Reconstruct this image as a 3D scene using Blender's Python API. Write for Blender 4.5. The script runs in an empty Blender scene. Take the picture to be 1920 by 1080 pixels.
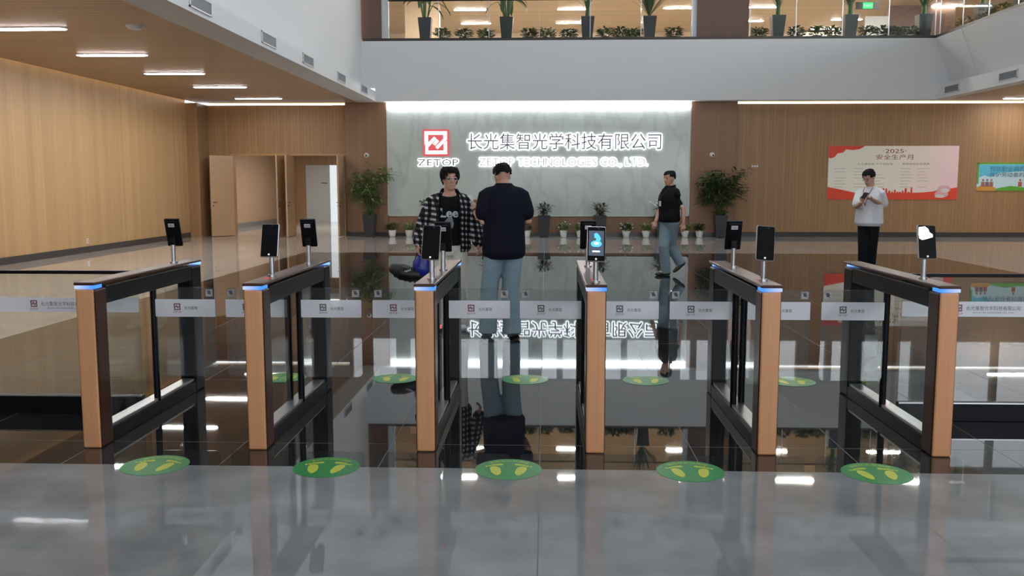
import bpy, bmesh, math, random
from mathutils import Vector, Matrix, Euler
from mathutils.bvhtree import BVHTree
random.seed(7)
S = bpy.context.scene
COL = S.collection
R = math.radians
PI = math.pi

# ------------------------------------------------------------------ camera, world, daylight, exposure
cam_data = bpy.data.cameras.new('camera')
cam = bpy.data.objects.new('camera', cam_data); COL.objects.link(cam)
cam_data.sensor_width = 36.0
cam_data.lens = 36.0 * 1720.6 / 1920.0
cam_data.clip_end = 300
YAW, PITCH = -0.0365, -0.113
cam.location = (0, 0, 1.57)
cam.rotation_euler = (PI / 2 + PITCH, 0, -YAW)
S.camera = cam

world = bpy.data.worlds.new('world'); S.world = world; world.use_nodes = True
bg = world.node_tree.nodes['Background']
bg.inputs[0].default_value = (0.88, 0.94, 1.0, 1)
bg.inputs[1].default_value = 9.0

def area(name, loc, rot, sx, sy, power=0.0, col=(1, 1, 1), portal=False):
    d = bpy.data.lights.new(name, 'AREA'); d.shape = 'RECTANGLE'; d.size = sx; d.size_y = sy
    d.energy = power; d.color = col
    if portal: d.cycles.is_portal = True
    o = bpy.data.objects.new(name, d); COL.objects.link(o); o.location = loc; o.rotation_euler = rot
    return o
# daylight openings: the entrance glazing behind the camera and an unseen roof opening sized for its light
area('daylight_entrance', (3.25, -6.35, 2.9), (R(90), 0, 0), 14.5, 2.7, portal=True)
area('daylight_roof_opening', (2.5, 14.0, 13.0), (0, 0, 0), 4.4, 4.8, portal=True)

vs = S.view_settings
vs.view_transform = 'Standard'; vs.look = 'None'; vs.gamma = 1.0; vs.use_curve_mapping = False
vs.exposure = 0.0
S.cycles.max_bounces = 10; S.cycles.transparent_max_bounces = 24; S.cycles.glossy_bounces = 5; S.cycles.diffuse_bounces = 4
S.cycles.sample_clamp_indirect = 6.0
S.cycles.caustics_reflective = False; S.cycles.caustics_refractive = False

# ------------------------------------------------------------------ materials
def lin(r, g, b):
    f = lambda c: (c / 255 / 12.92) if c / 255 <= 0.04045 else ((c / 255 + 0.055) / 1.055) ** 2.4
    return (f(r), f(g), f(b))

def mat(name, col, rough=0.5, metal=0.0, spec=0.5, noise=0.0, nscale=8.0, coat=0.0):
    m = bpy.data.materials.new(name); m.use_nodes = True
    nt = m.node_tree; b = nt.nodes['Principled BSDF']
    b.inputs['Base Color'].default_value = (*col, 1); b.inputs['Roughness'].default_value = rough
    b.inputs['Metallic'].default_value = metal; b.inputs['Specular IOR Level'].default_value = spec
    if coat: b.inputs['Coat Weight'].default_value = coat; b.inputs['Coat Roughness'].default_value = 0.05
    if noise:
        tc = nt.nodes.new('ShaderNodeTexCoord'); n = nt.nodes.new('ShaderNodeTexNoise')
        n.inputs['Scale'].default_value = nscale; n.inputs['Detail'].default_value = 5
        nt.links.new(tc.outputs['Object'], n.inputs['Vector'])
        mr = nt.nodes.new('ShaderNodeMapRange'); mr.inputs[3].default_value = 1 - noise; mr.inputs[4].default_value = 1 + noise
        nt.links.new(n.outputs['Fac'], mr.inputs[0])
        mx = nt.nodes.new('ShaderNodeMix'); mx.data_type = 'RGBA'; mx.blend_type = 'MULTIPLY'; mx.inputs[0].default_value = 1
        mx.inputs[6].default_value = (*col, 1); nt.links.new(mr.outputs[0], mx.inputs[7])
        nt.links.new(mx.outputs[2], b.inputs['Base Color'])
    return m

def emit(name, col, strength):
    m = bpy.data.materials.new(name); m.use_nodes = True; nt = m.node_tree
    nt.nodes.remove(nt.nodes['Principled BSDF']); e = nt.nodes.new('ShaderNodeEmission')
    e.inputs[0].default_value = (*col, 1); e.inputs[1].default_value = strength
    nt.links.new(e.outputs[0], nt.nodes['Material Output'].inputs[0])
    return m

def glassy(name, tint=(0.96, 0.98, 0.97), ior=1.5, rough=0.0, haze=0.0):
    m = bpy.data.materials.new(name); m.use_nodes = True; nt = m.node_tree
    nt.nodes.remove(nt.nodes['Principled BSDF'])
    t = nt.nodes.new('ShaderNodeBsdfTransparent'); t.inputs[0].default_value = (*tint, 1)
    g = nt.nodes.new('ShaderNodeBsdfGlossy'); g.inputs['Roughness'].default_value = rough
    f = nt.nodes.new('ShaderNodeFresnel'); f.inputs[0].default_value = ior
    mx = nt.nodes.new('ShaderNodeMixShader')
    ge = nt.nodes.new('ShaderNodeNewGeometry'); iv = nt.nodes.new('ShaderNodeMath'); iv.operation = 'MULTIPLY_ADD'; iv.inputs[1].default_value = -1; iv.inputs[2].default_value = 1
    nt.links.new(ge.outputs['Backfacing'], iv.inputs[0]); fm = nt.nodes.new('ShaderNodeMath'); fm.operation = 'MULTIPLY'
    nt.links.new(f.outputs[0], fm.inputs[0]); nt.links.new(iv.outputs[0], fm.inputs[1])
    nt.links.new(fm.outputs[0], mx.inputs[0]); nt.links.new(t.outputs[0], mx.inputs[1]); nt.links.new(g.outputs[0], mx.inputs[2])
    out = mx
    if haze:
        d = nt.nodes.new('ShaderNodeBsdfDiffuse'); d.inputs[0].default_value = (0.92, 0.91, 0.95, 1)
        m2 = nt.nodes.new('ShaderNodeMixShader'); m2.inputs[0].default_value = haze
        nt.links.new(mx.outputs[0], m2.inputs[1]); nt.links.new(d.outputs[0], m2.inputs[2]); out = m2
    nt.links.new(out.outputs[0], nt.nodes['Material Output'].inputs[0])
    return m

class NT:
    """tiny node helper"""
    def __init__(s, m): s.nt = m.node_tree; s.b = s.nt.nodes['Principled BSDF']
    def n(s, t, **kw):
        x = s.nt.nodes.new(t)
        for k, v in kw.items(): setattr(x, k, v)
        return x
    def l(s, a, b): s.nt.links.new(a, b)
    def math(s, op, a, b=None, c=None):
        x = s.n('ShaderNodeMath', operation=op)
        for i, v in enumerate((a, b, c)):
            if v is None: continue
            if isinstance(v, (int, float)): x.inputs[i].default_value = v
            else: s.l(v, x.inputs[i])
        return x.outputs[0]
    def mix(s, f, a, b, mode='MIX'):
        x = s.n('ShaderNodeMix', data_type='RGBA', blend_type=mode)
        for i, v in ((0, f), (6, a), (7, b)):
            if isinstance(v, (int, float)): x.inputs[i].default_value = v
            elif isinstance(v, tuple): x.inputs[i].default_value = (*v, 1)
            else: s.l(v, x.inputs[i])
        return x.outputs[2]
    def xyz(s):
        tc = s.n('ShaderNodeTexCoord'); sp = s.n('ShaderNodeSeparateXYZ'); s.l(tc.outputs['Object'], sp.inputs[0])
        return tc.outputs['Object'], sp.outputs
    def noise(s, vec, scale, detail=4, stretch=None):
        if stretch:
            mp = s.n('ShaderNodeMapping'); mp.inputs['Scale'].default_value = stretch; s.l(vec, mp.inputs[0]); vec = mp.outputs[0]
        x = s.n('ShaderNodeTexNoise'); x.inputs['Scale'].default_value = scale; x.inputs['Detail'].default_value = detail
        s.l(vec, x.inputs['Vector']); return x.outputs['Fac']

def wood(name, c1, c2, axis='X', pitch=0.1, gap=0.06, gapdark=0.7, rough=0.42, board=None):
    """wood panelling: grooves repeat along one axis, grain runs up the board"""
    m = mat(name, c1, rough, spec=0.35); k = NT(m); vec, o = k.xyz()
    a = o['XYZ'.index(axis)]
    fr = k.math('FRACT', k.math('DIVIDE', a, pitch))
    g = k.math('LESS_THAN', fr, gap)
    st = {'X': (14, 14, 0.5), 'Y': (14, 14, 0.5), 'Z': (0.5, 0.5, 14)}[axis]
    if board: st = board
    nz = k.noise(vec, 1.0, 5, st)
    col = k.mix(nz, c1, c2)
    bid = k.math('FLOOR', k.math('DIVIDE', a, pitch))
    wn = k.n('ShaderNodeTexWhiteNoise', noise_dimensions='1D'); k.l(bid, wn.inputs['W'])
    v = k.math('MULTIPLY_ADD', wn.outputs[0], 0.14, 0.93)
    col = k.mix(1.0, col, v, 'MULTIPLY')
    dk = k.math('SUBTRACT', 1.0, k.math('MULTIPLY', g, 1 - gapdark))
    col = k.mix(1.0, col, dk, 'MULTIPLY')
    k.l(col, k.b.inputs['Base Color'])
    return m

def tiles(name, c1, c2, joint, rough, sx=0.9, sy=1.8, ox=0.03, oy=0.0, ns=1.6, spec=0.5, coat=0.0):
    m = mat(name, c1, rough, spec=spec, coat=coat); k = NT(m); vec, o = k.xyz()
    nz = k.noise(vec, ns, 8); nz2 = k.noise(vec, ns * 0.22, 3)
    ramp = k.n('ShaderNodeMapRange'); ramp.inputs[1].default_value = 0.32; ramp.inputs[2].default_value = 0.68; k.l(nz, ramp.inputs[0])
    col = k.mix(ramp.outputs[0], c1, c2)
    v = k.math('MULTIPLY_ADD', nz2, 0.5, 0.75); col = k.mix(1.0, col, v, 'MULTIPLY')
    fx = k.math('FRACT', k.math('DIVIDE', k.math('ADD', o[0], ox), sx)); fy = k.math('FRACT', k.math('DIVIDE', k.math('ADD', o[1], oy), sy))
    j = k.math('MAXIMUM', k.math('LESS_THAN', fx, 0.005 / sx), k.math('LESS_THAN', fy, 0.005 / sy))
    col = k.mix(j, col, joint); k.l(col, k.b.inputs['Base Color'])
    r = k.math('MULTIPLY_ADD', nz, rough * 0.8, rough * 0.6)
    r = k.math('MAXIMUM', r, k.math('MULTIPLY', j, 0.5)); k.l(r, k.b.inputs['Roughness'])
    return m

M = {}
M['floor_dark'] = tiles('polished_charcoal_tile', (0.012, 0.0125, 0.014), (0.022, 0.023, 0.025), (0.10, 0.10, 0.10), 0.018)
M['floor_light'] = tiles('polished_beige_tile', (0.43, 0.405, 0.37), (0.51, 0.48, 0.44), (0.14, 0.13, 0.12), 0.03)
M['floor_front'] = tiles('honed_grey_tile', (0.205, 0.215, 0.224), (0.305, 0.318, 0.328), (0.11, 0.11, 0.11), 0.022, oy=-4.94, ns=2.6, sx=1.8)
M['wood_left'] = wood('wood_wall_left', lin(196, 164, 122), lin(182, 149, 108), 'Y', 0.12, 0.05, 0.82)
M['wood_back'] = wood('wood_wall_back', lin(168, 134, 98), lin(152, 119, 86), 'X', 0.10, 0.10, 0.75)
M['wood_pier'] = wood('wood_pier', lin(150, 116, 90), lin(138, 106, 82), 'X', 0.10, 0.08, 0.85)
M['wood_ceiling'] = wood('wood_slat_ceiling', lin(186, 158, 126), lin(168, 141, 112), 'Y', 0.16, 0.16, 0.6, board=(0.5, 14, 14))
M['wood_door'] = mat('door_veneer', lin(188, 158, 126), 0.4, noise=0.06, nscale=3)
M['wood_door_dark'] = mat('door_frame_veneer', lin(180, 140, 98), 0.4, noise=0.06, nscale=3)
M['white'] = mat('white_paint', (0.72, 0.73, 0.74), 0.75, noise=0.015, nscale=0.8)
M['brown_pier'] = mat('brown_pier_panel', lin(104, 78, 66), 0.5)
M['beige'] = mat('beige_plaster', lin(205, 180, 150), 0.7)
M['skirt'] = mat('dark_grey_skirting', lin(62, 62, 64), 0.3)
M['black_metal'] = mat('black_coated_metal', (0.006, 0.006, 0.008), 0.35, spec=0.16)
M['black_gloss'] = mat('black_gloss_metal', (0.008, 0.008, 0.010), 0.3, spec=0.18)
M['screen'] = mat('black_screen_glass', (0.004, 0.004, 0.005), 0.35, spec=0.12)
M['dark_frame'] = mat('dark_grey_metal', (0.03, 0.032, 0.036), 0.35)
M['silver'] = mat('brushed_silver', (0.62, 0.63, 0.66), 0.28, metal=0.9)
M['chrome'] = mat('chrome', (0.75, 0.76, 0.78), 0.15, metal=1.0)
M['vent'] = mat('grey_grille', lin(120, 128, 136), 0.5)
M['glass'] = glassy('clear_glass')
M['glass_flap'] = glassy('flap_glass', (0.90, 0.93, 0.93), 1.95, haze=0.02)
M['glass_rail'] = glassy('railing_glass', (0.95, 0.97, 0.96))
M['white_plastic'] = mat('white_plastic', (0.7, 0.7, 0.7), 0.4)
M['ceramic'] = mat('white_ceramic', (0.75, 0.75, 0.73), 0.3)
M['planter'] = mat('black_planter', (0.022, 0.022, 0.026), 0.35)
M['soil'] = mat('soil', (0.03, 0.02, 0.012), 0.9)
M['stem'] = mat('plant_stem', lin(74, 84, 50), 0.6)
M['skin'] = mat('skin', lin(205, 158, 136), 0.5, noise=0.04, nscale=20)
M['hair'] = mat('black_hair', (0.010, 0.009, 0.010), 0.7, spec=0.15, noise=0.3, nscale=60)
M['lamp'] = emit('lamp_glow', (1.0, 0.95, 0.91), 85.0)
M['lamp_dim'] = emit('soft_lamp_glow', (1.0, 0.95, 0.91), 24.0)
M['lamp_mid'] = emit('medium_lamp_glow', (1.0, 0.95, 0.91), 42.0)
M['lamp_up'] = emit('upstairs_lamp_glow', (1.0, 0.94, 0.87), 200.0)
M['cove'] = emit('warm_cove_glow', (1.0, 0.72, 0.36), 3.0)
M['cove_back'] = emit('faint_warm_cove_glow', (1.0, 0.70, 0.34), 1.3)
M['led_white'] = emit('white_led_glow', (0.96, 0.97, 1.0), 11.0)
M['halo'] = emit('white_halo_glow', (0.93, 0.94, 1.0), 3.2)
M['halo_red'] = emit('red_halo_glow', (1.0, 0.17, 0.19), 0.75)
M['blue_led'] = emit('blue_led_glow', (0.20, 0.42, 1.0), 1.7)
def led(name, sgn):
    m = emit(name, (0.2, 0.4, 1), 1.3); nt = m.node_tree; e = nt.nodes['Emission']
    tc = nt.nodes.new('ShaderNodeTexCoord'); sp = nt.nodes.new('ShaderNodeSeparateXYZ'); nt.links.new(tc.outputs['Object'], sp.inputs[0])
    mr = nt.nodes.new('ShaderNodeMapRange'); mr.inputs[1].default_value = -0.045 * sgn; mr.inputs[2].default_value = 0.05 * sgn; nt.links.new(sp.outputs[0], mr.inputs[0])
    mx = nt.nodes.new('ShaderNodeMix'); mx.data_type = 'RGBA'; mx.inputs[6].default_value = (0.42, 0.50, 0.72, 1); mx.inputs[7].default_value = (0.07, 0.28, 1.0, 1)  # paling that shifts with the viewing side, put into the glow colour
    nt.links.new(mr.outputs[0], mx.inputs[0]); nt.links.new(mx.outputs[2], e.inputs[0]); return m
M['blue_led_l'] = led('blue_led_graded_right', 1); M['blue_led_r'] = led('blue_led_graded_left', -1)
M['red_led'] = emit('red_led_glow', (1.0, 0.06, 0.05), 2.5)

def mb_brushed():
    m = mat('bronze_wood_laminate', lin(198, 128, 76), 0.38, spec=0.5); k = NT(m); vec, o = k.xyz()
    nz = k.noise(vec, 1.0, 4, (160, 160, 1.5)); col = k.mix(nz, lin(222, 162, 116), lin(202, 142, 98)); k.l(col, k.b.inputs['Base Color'])
    return m
M['bronze'] = mb_brushed()
M['bronze_dark'] = mat('dark_bronze_side', lin(74, 42, 28), 0.32, metal=0.3)
def mb_marble():
    m = mat('grey_marble', lin(190, 194, 186), 0.12, spec=0.25); k = NT(m); vec, o = k.xyz()
    mp = k.n('ShaderNodeMapping'); mp.inputs['Rotation'].default_value = (0, R(38), 0); mp.inputs['Scale'].default_value = (0.9, 1, 0.4); k.l(vec, mp.inputs[0])
    n1 = k.noise(mp.outputs[0], 1.3, 8); n2 = k.noise(mp.outputs[0], 3.0, 10)
    d = k.math('ABSOLUTE', k.math('SUBTRACT', n1, 0.5)); v = k.n('ShaderNodeMapRange'); v.inputs[1].default_value = 0.0; v.inputs[2].default_value = 0.05; v.inputs[3].default_value = 0.30; v.inputs[4].default_value = 0.0
    k.l(d, v.inputs[0])
    f = k.math('MULTIPLY', v.outputs[0], n2)
    col = k.mix(n2, lin(186, 196, 192), lin(206, 214, 209)); col = k.mix(f, col, lin(96, 96, 92)); k.l(col, k.b.inputs['Base Color'])
    return m
M['marble'] = mb_marble()
def leafmat(name, c1, c2):
    m = mat(name, c1, 0.45); k = NT(m); vec, o = k.xyz(); k.l(k.mix(k.noise(vec, 6, 2), c1, c2), k.b.inputs['Base Color']); return m
M['leaf_mid'] = leafmat('mid_green_leaves', lin(92, 116, 62), lin(150, 168, 112))
M['leaf_dark'] = leafmat('dark_green_leaves', lin(42, 68, 38), lin(88, 114, 68))
M['leaf_up'] = leafmat('bright_green_leaves', lin(44, 84, 34), lin(92, 128, 60))
M['leaf_purple'] = leafmat('dusky_leaves', lin(34, 36, 30), lin(78, 80, 60))
M['petal'] = mat('white_petals', (0.75, 0.72, 0.75), 0.6)

# ------------------------------------------------------------------ mesh helpers
class MB:
    def __init__(s): s.bm = bmesh.new()
    def box(s, x0, x1, y0, y1, z0, z1, bev=0.0, seg=2):
        r = bmesh.ops.create_cube(s.bm, size=1.0)
        vv = r['verts']
        for v in vv: v.co = Vector(((x0 + x1) / 2 + v.co.x * (x1 - x0), (y0 + y1) / 2 + v.co.y * (y1 - y0), (z0 + z1) / 2 + v.co.z * (z1 - z0)))
        if bev:
            es = list({e for v in vv for e in v.link_edges})
            bmesh.ops.bevel(s.bm, geom=es, offset=bev, segments=seg, affect='EDGES', profile=0.5)
        return s
    def loft(s, rings, cap=True):
        V = [[s.bm.verts.new(p) for p in r] for r in rings]
        for a, b in zip(V, V[1:]):
            n = len(a)
            for i in range(n): s.bm.faces.new((a[i], a[(i + 1) % n], b[(i + 1) % n], b[i]))
        if cap:
            s.bm.faces.new(list(reversed(V[0]))); s.bm.faces.new(V[-1])
        return s
    def tube(s, pts, rad, n=12, ref=None, flat=1.0, round_=True):
        pts = [Vector(p) for p in pts]
        if isinstance(rad, (int, float)): rad = [rad] * len(pts)
        rad = list(rad); T = []
        for i in range(len(pts)):
            a = pts[max(i - 1, 0)]; b = pts[min(i + 1, len(pts) - 1)]; T.append((b - a).normalized())
        if round_:
            P2, R2, T2 = [], [], []
            for f, q in ((0.95, 0.3), (0.6, 0.78)): P2.append(pts[0] - T[0] * rad[0] * f * min(flat, 1)); R2.append(rad[0] * q); T2.append(T[0])
            P2 += pts; R2 += rad; T2 += T
            for f, q in ((0.6, 0.78), (0.95, 0.3)): P2.append(pts[-1] + T[-1] * rad[-1] * f * min(flat, 1)); R2.append(rad[-1] * q); T2.append(T[-1])
            pts, rad, T = P2, R2, T2
        u = Vector(ref) if ref is not None else (Vector((1, 0, 0)) if abs(T[0].x) < 0.8 else Vector((0, 1, 0)))
        rings = []
        for p, r, t in zip(pts, rad, T):
            uu = (u - t * u.dot(t)).normalized(); vv = t.cross(uu)
            rings.append([p + uu * r * math.cos(2 * PI * k / n) + vv * r * flat * math.sin(2 * PI * k / n) for k in range(n)])
            u = uu
        return s.loft(rings)
    def ell(s, c, rx, ry, rz, n=12, m=8):
        rings = []
        for j in range(1, m):
            t = PI * j / m - PI / 2
            rings.append([Vector(c) + Vector((rx * math.cos(t) * math.cos(2 * PI * k / n), ry * math.cos(t) * math.sin(2 * PI * k / n), rz * math.sin(t))) for k in range(n)])
        return s.loft(rings)
    def prism(s, pts, y0, y1):
        """outline in x,z pushed from y0 (front) to y1"""
        a = [s.bm.verts.new((x, y0, z)) for x, z in pts]; b = [s.bm.verts.new((x, y1, z)) for x, z in pts]
        n = len(pts)
        s.bm.faces.new(a); s.bm.faces.new(list(reversed(b)))
        for i in range(n): s.bm.faces.new((a[(i + 1) % n], a[i], b[i], b[(i + 1) % n]))
        return s
    def mesh(s, me, mtx=None):
        t = bmesh.new(); t.from_mesh(me)
        if mtx is not None: bmesh.ops.transform(t, matrix=mtx, verts=t.verts)
        tmp = bpy.data.meshes.new('tmp'); t.to_mesh(tmp); t.free(); s.bm.from_mesh(tmp); bpy.data.meshes.remove(tmp)
        return s
    def xf(s, mtx):
        bmesh.ops.transform(s.bm, matrix=mtx, verts=s.bm.verts); return s
    def build(s, name, material, parent=None, smooth=False, loc=None, fixn=True):
        if fixn: bmesh.ops.recalc_face_normals(s.bm, faces=s.bm.faces)
        me = bpy.data.meshes.new(name); s.bm.to_mesh(me); s.bm.free()
        me.materials.append(material)
        if smooth:
            for p in me.polygons: p.use_smooth = True
        o = bpy.data.objects.new(name, me); COL.objects.link(o)
        if parent is not None: o.parent = parent
        if loc is not None: o.location = loc
        return o

def tag(o, label, cat, group=None, kind=None):
    o['label'] = label; o['category'] = cat
    if group: o['group'] = group
    if kind: o['kind'] = kind
    return o
def thing(name, label, cat, loc=(0, 0, 0), rz=0.0, group=None):
    o = bpy.data.objects.new(name, None); COL.objects.link(o); o.empty_display_size = 0.1
    o.location = loc; o.rotation_euler = (0, 0, rz); return tag(o, label, cat, group)
def struct(name, mb, m):
    o = mb.build(name, m); o['kind'] = 'structure'; return o
def copy_tree(o, parent=None):
    c = o.copy(); COL.objects.link(c); c.parent = parent
    for ch in [x for x in S.objects if x.parent == o]: copy_tree(ch, c)
    return c
def evaluated(o):
    dg = bpy.context.evaluated_depsgraph_get(); dg.update()
    return bpy.data.meshes.new_from_object(o.evaluated_get(dg))
FRONT = Matrix.Rotation(PI / 2, 4, 'X')           # text lies in XY facing +Z -> stands in XZ facing -Y
_tc = {}
def text_mesh(body, size, extrude=0.0, offset=0.0, align='LEFT'):
    key = (body, size, extrude, offset, align)
    if key in _tc: return _tc[key]
    c = bpy.data.curves.new('t', 'FONT'); c.body = body; c.size = size; c.extrude = extrude; c.offset = offset; c.align_x = align
    c.resolution_u = 3; c.fill_mode = 'BOTH'
    o = bpy.data.objects.new('t', c); COL.objects.link(o)
    me = evaluated(o); bpy.data.objects.remove(o); bpy.data.curves.remove(c)
    me.transform(FRONT); _tc[key] = me; return me
def bbox(me):
    xs = [v.co.x for v in me.vertices]; zs = [v.co.z for v in me.vertices]
    return (min(xs), max(xs), min(zs), max(zs)) if xs else (0, 0, 0, 0)
def fit_text(body, x0, x1, z0, z1, y, extrude=0.0, offset=0.0, keep=False):
    """text mesh stretched into the rectangle x0..x1, z0..z1 at depth y"""
    me = text_mesh(body, 1.0, 0, 0); b = bbox(me)
    sx = (x1 - x0) / max(b[1] - b[0], 1e-4); sz = (z1 - z0) / max(b[3] - b[2], 1e-4)
    if keep: sx = sz = min(sx, sz)
    return me, Matrix.Translation((x0, y, z0)) @ Matrix.Diagonal((sx, 1, sz, 1)) @ Matrix.Translation((-b[0], 0, -b[2]))

# ------------------------------------------------------------------ the room
XL, YB, ZC = -10.55, 27.72, 3.976       # left wall, back wall, soffit height
XR = 18.0; YF = -6.2
YS = 27.2                               # balcony fascia
# floor zones (one slab each, edge to edge)
f1 = MB()
f1.box(-5.55, 8.4, 4.94, 20.95, -0.2, 0); struct('floor', f1, M['floor_dark'])
f2 = MB(); f2.box(XL - 0.2, -5.55, 4.94, 20.95, -0.2, 0); f2.box(8.4, XR, 4.94, 20.95, -0.2, 0); f2.box(XL - 0.2, XR, 20.95, YB + 0.3, -0.2, 0)
f2.box(-12.0, -5.0, YB + 0.3, 38.4, -0.2, 0); struct('floor_light', f2, M['floor_light'])
f3 = MB(); f3.box(XL - 0.2, XR, YF - 0.3, 4.94, -0.2, 0); struct('floor_front', f3, M['floor_front'])
# left wall with corner pier
struct('wall_left', MB().box(XL - 0.2, XL, YF, 26.9, 0, ZC + 0.3), M['wood_left'])
struct('trim_1', MB().box(XL - 0.2, XL + 0.35, 26.9, YB, 0, ZC - 0.05), M['wood_back'])
struct('baseboard_left', MB().box(XL, XL + 0.02, YF, 26.9, 0, 0.14), M['skirt'])
# back wall, ground floor: left bay with two door openings
D1 = (-9.48, -7.88); D2 = (-7.66, -6.07); DH = 2.42
wb = MB()
wb.box(XL + 0.35, D1[0] - 0.06, YB, YB + 0.25, 0, ZC - 0.06); wb.box(D1[0] - 0.06, D2[1] + 0.06, YB, YB + 0.25, DH + 0.05, ZC - 0.06)
wb.box(D1[1] + 0.05, D2[0] - 0.05, YB, YB + 0.25, 0, DH + 0.05); wb.box(D2[1] + 0.06, -6.0, YB, YB + 0.25, 0, ZC - 0.06)
struct('wall_back', wb, M['wood_back'])
wr = MB(); wr.box(5.63, XR, YB, YB + 0.25, 0, ZC - 0.06)
struct('wall_back_right', wr, M['wood_back'])
wp = MB(); wp.box(-6.0, -4.76, YB - 0.12, YB + 0.25, 0, ZC); wp.box(4.28, 5.63, YB - 0.12, YB + 0.25, 0, ZC)
wp.box(-4.76, 4.28, YB - 0.04, YB + 0.25, 0, 0.62); struct('wall_back_piers', wp, M['wood_pier'])
sk = MB(); sk.box(5.63, XR, YB - 0.02, YB, 0, 0.14); sk.box(-6.0, -4.76, YB - 0.14, YB - 0.12, 0, 0.12); sk.box(4.28, 5.63, YB - 0.14, YB - 0.12, 0, 0.12); sk.box(-4.76, 4.28, YB - 0.06, YB - 0.04, 0, 0.1)
sk.box(XL + 0.35, D1[0] - 0.06, YB - 0.02, YB, 0, 0.12)
struct('baseboard_back', sk, M['skirt'])
struct('wall_marble', MB().box(-4.72, 4.24, YB - 0.07, YB + 0.25, 0.63, 3.8), M['marble'])
mt = MB(); mt.box(-4.76, -4.72, YB - 0.09, YB, 0.60, 3.8); mt.box(4.24, 4.28, YB - 0.09, YB, 0.60, 3.8); mt.box(-4.76, 4.28, YB - 0.09, YB - 0.07, 0.60, 0.63)
struct('trim_2', mt, mat('pale_edge_trim', (0.62, 0.64, 0.6), 0.4))
# door frames
for n, (a, b) in enumerate((D1, D2)):
    fr = MB(); fr.box(a - 0.06, a, YB - 0.02, YB + 0.27, 0, DH + 0.05); fr.box(b, b + 0.05, YB - 0.02, YB + 0.27, 0, DH + 0.05); fr.box(a, b, YB - 0.02, YB + 0.27, DH, DH + 0.05)
    struct('trim_%d' % (3 + n), fr, M['wood_door_dark'])
# door leaves: hinge point, direction of the open leaf
def leaf(name, hx, ang, label):
    t = MB().box(0, 0.79, -0.022, 0.022, 0.01, DH - 0.01, 0.003)
    o = t.build(name, M['wood_door']); o.location = (hx, YB - 0.03, 0); o.rotation_euler = (0, 0, ang); o['kind'] = 'structure'
    o['label'] = label
    h = MB()
    for s in (-1, 1):
        h.tube([(0.72, s * 0.022, 1.02), (0.72, s * 0.06, 1.02), (0.61, s * 0.06, 1.02)], 0.009, 8)
        h.tube([(0.72, s * 0.018, 0.92), (0.72, s * 0.032, 0.92)], 0.018, 10)
    h.build('door_handle', M['black_metal'], o)
leaf('door_1', D1[0] + 0.01, R(180 + 52), 'tan door leaf swung wide open beside the left wall')
leaf('door_2', D1[1] - 0.03, R(-90.0), 'open door leaf seen edge-on with dark inner face')
leaf('door_3', D2[0] + 0.03, R(-90.0), 'open door leaf with black handle facing right')
leaf('door_4', D2[1] - 0.03, R(-90), 'open door leaf next to the tall leafy plant')
# corridor behind the doors
struct('wall_corridor_left', MB().box(-11.2, -11.0, YB + 0.25, 38, 0, 3.0), mat('corridor_wall', lin(190, 158, 128), 0.5))
struct('baseboard_corridor', MB().box(-11.0, -10.98, YB + 0.25, 38, 0, 0.16), mat('corridor_skirting', lin(120, 124, 122), 0.3))
struct('wall_corridor_right', MB().box(-5.2, -5.0, YB + 0.25, 38, 0, 3.0), M['wood_back'])
cw = MB(); cw.box(-11.2, -9.95, 38, 38.2, 0, 3.0); cw.box(-9.95, -8.45, 38, 38.2, 2.34, 3.0); cw.box(-8.45, -5.0, 38, 38.2, 0, 3)
struct('wall_corridor_end', cw, M['wood_back'])
struct('ceiling_corridor', MB().box(-11.2, -5.0, YB + 0.25, 38.2, 3.0, 3.1), M['white'])
gd = struct('door_5', MB().box(-9.95, -8.95, 38.02, 38.08, 0.0, 2.34), mat('pale_grey_door', lin(190, 194, 190), 0.4)); gd['label'] = 'pale grey door at the far end of the corridor'
MB().box(-9.3, -9.05, 38.0, 38.02, 1.58, 1.63).build('door_sign', mat('grey_door_plate', lin(110, 112, 110), 0.4), gd)
struct('window_1', MB().box(-8.95, -8.45, 38.05, 38.1, 0.0, 2.34), emit('daylit_window', (0.93, 0.97, 1.0), 0.85))
area('corridor_light', (-8.2, 32.5, 2.95), (0, 0, 0), 1.2, 6.0, 150, (1, 0.96, 0.92))

# left bay ceiling, white beam around the atrium, upper walls
struct('ceiling_left', MB().box(XL + 0.10, -5.6, YF, YB - 0.12, ZC, ZC + 0.12), M['wood_ceiling'])
struct('ceiling_left_cove', MB().box(XL - 0.2, XL + 0.10, YF, YB, ZC + 0.18, ZC + 0.3), M['white'])
struct('ceiling_right', MB().box(11.5, XR, YF, YB - 0.12, ZC, ZC + 0.12), M['wood_ceiling'])
struct('ceiling_soffit', MB().box(XL + 0.10, XR, YS + 0.02, YB - 0.12, ZC + 0.005, ZC + 0.125), M['white'])
struct('ceiling_back_cap', MB().box(XL, XR, YB - 0.12, YB + 0.3, ZC + 0.02, ZC + 0.2), M['white'])
bl = MB()
bl.prism([(-5.6, ZC), (-5.0, ZC), (-5.0, 4.27), (-5.4, 4.27), (-5.4, 12.5), (-5.6, 12.5)], YF, YS + 0.02)
struct('wall_atrium_left', bl, M['white'])
br = MB(); br.prism([(11.5, ZC), (11.15, ZC), (11.15, 4.36), (11.62, 4.36), (11.08, 5.70), (11.45, 5.70), (12.0, 4.5), (11.5, 4.3)], YF, YS)
struct('wall_atrium_right', br, M['white'])
fa = MB(); fa.prism([(-5.4, 4.36), (11.6, 4.36), (11.08, 5.70), (-5.4, 5.70)], YS, YS + 0.2)
fa.box(-5.0, 11.5, YS - 0.03, YS + 0.2, ZC, 4.36)
struct('wall_balcony', fa, M['white'])
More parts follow.
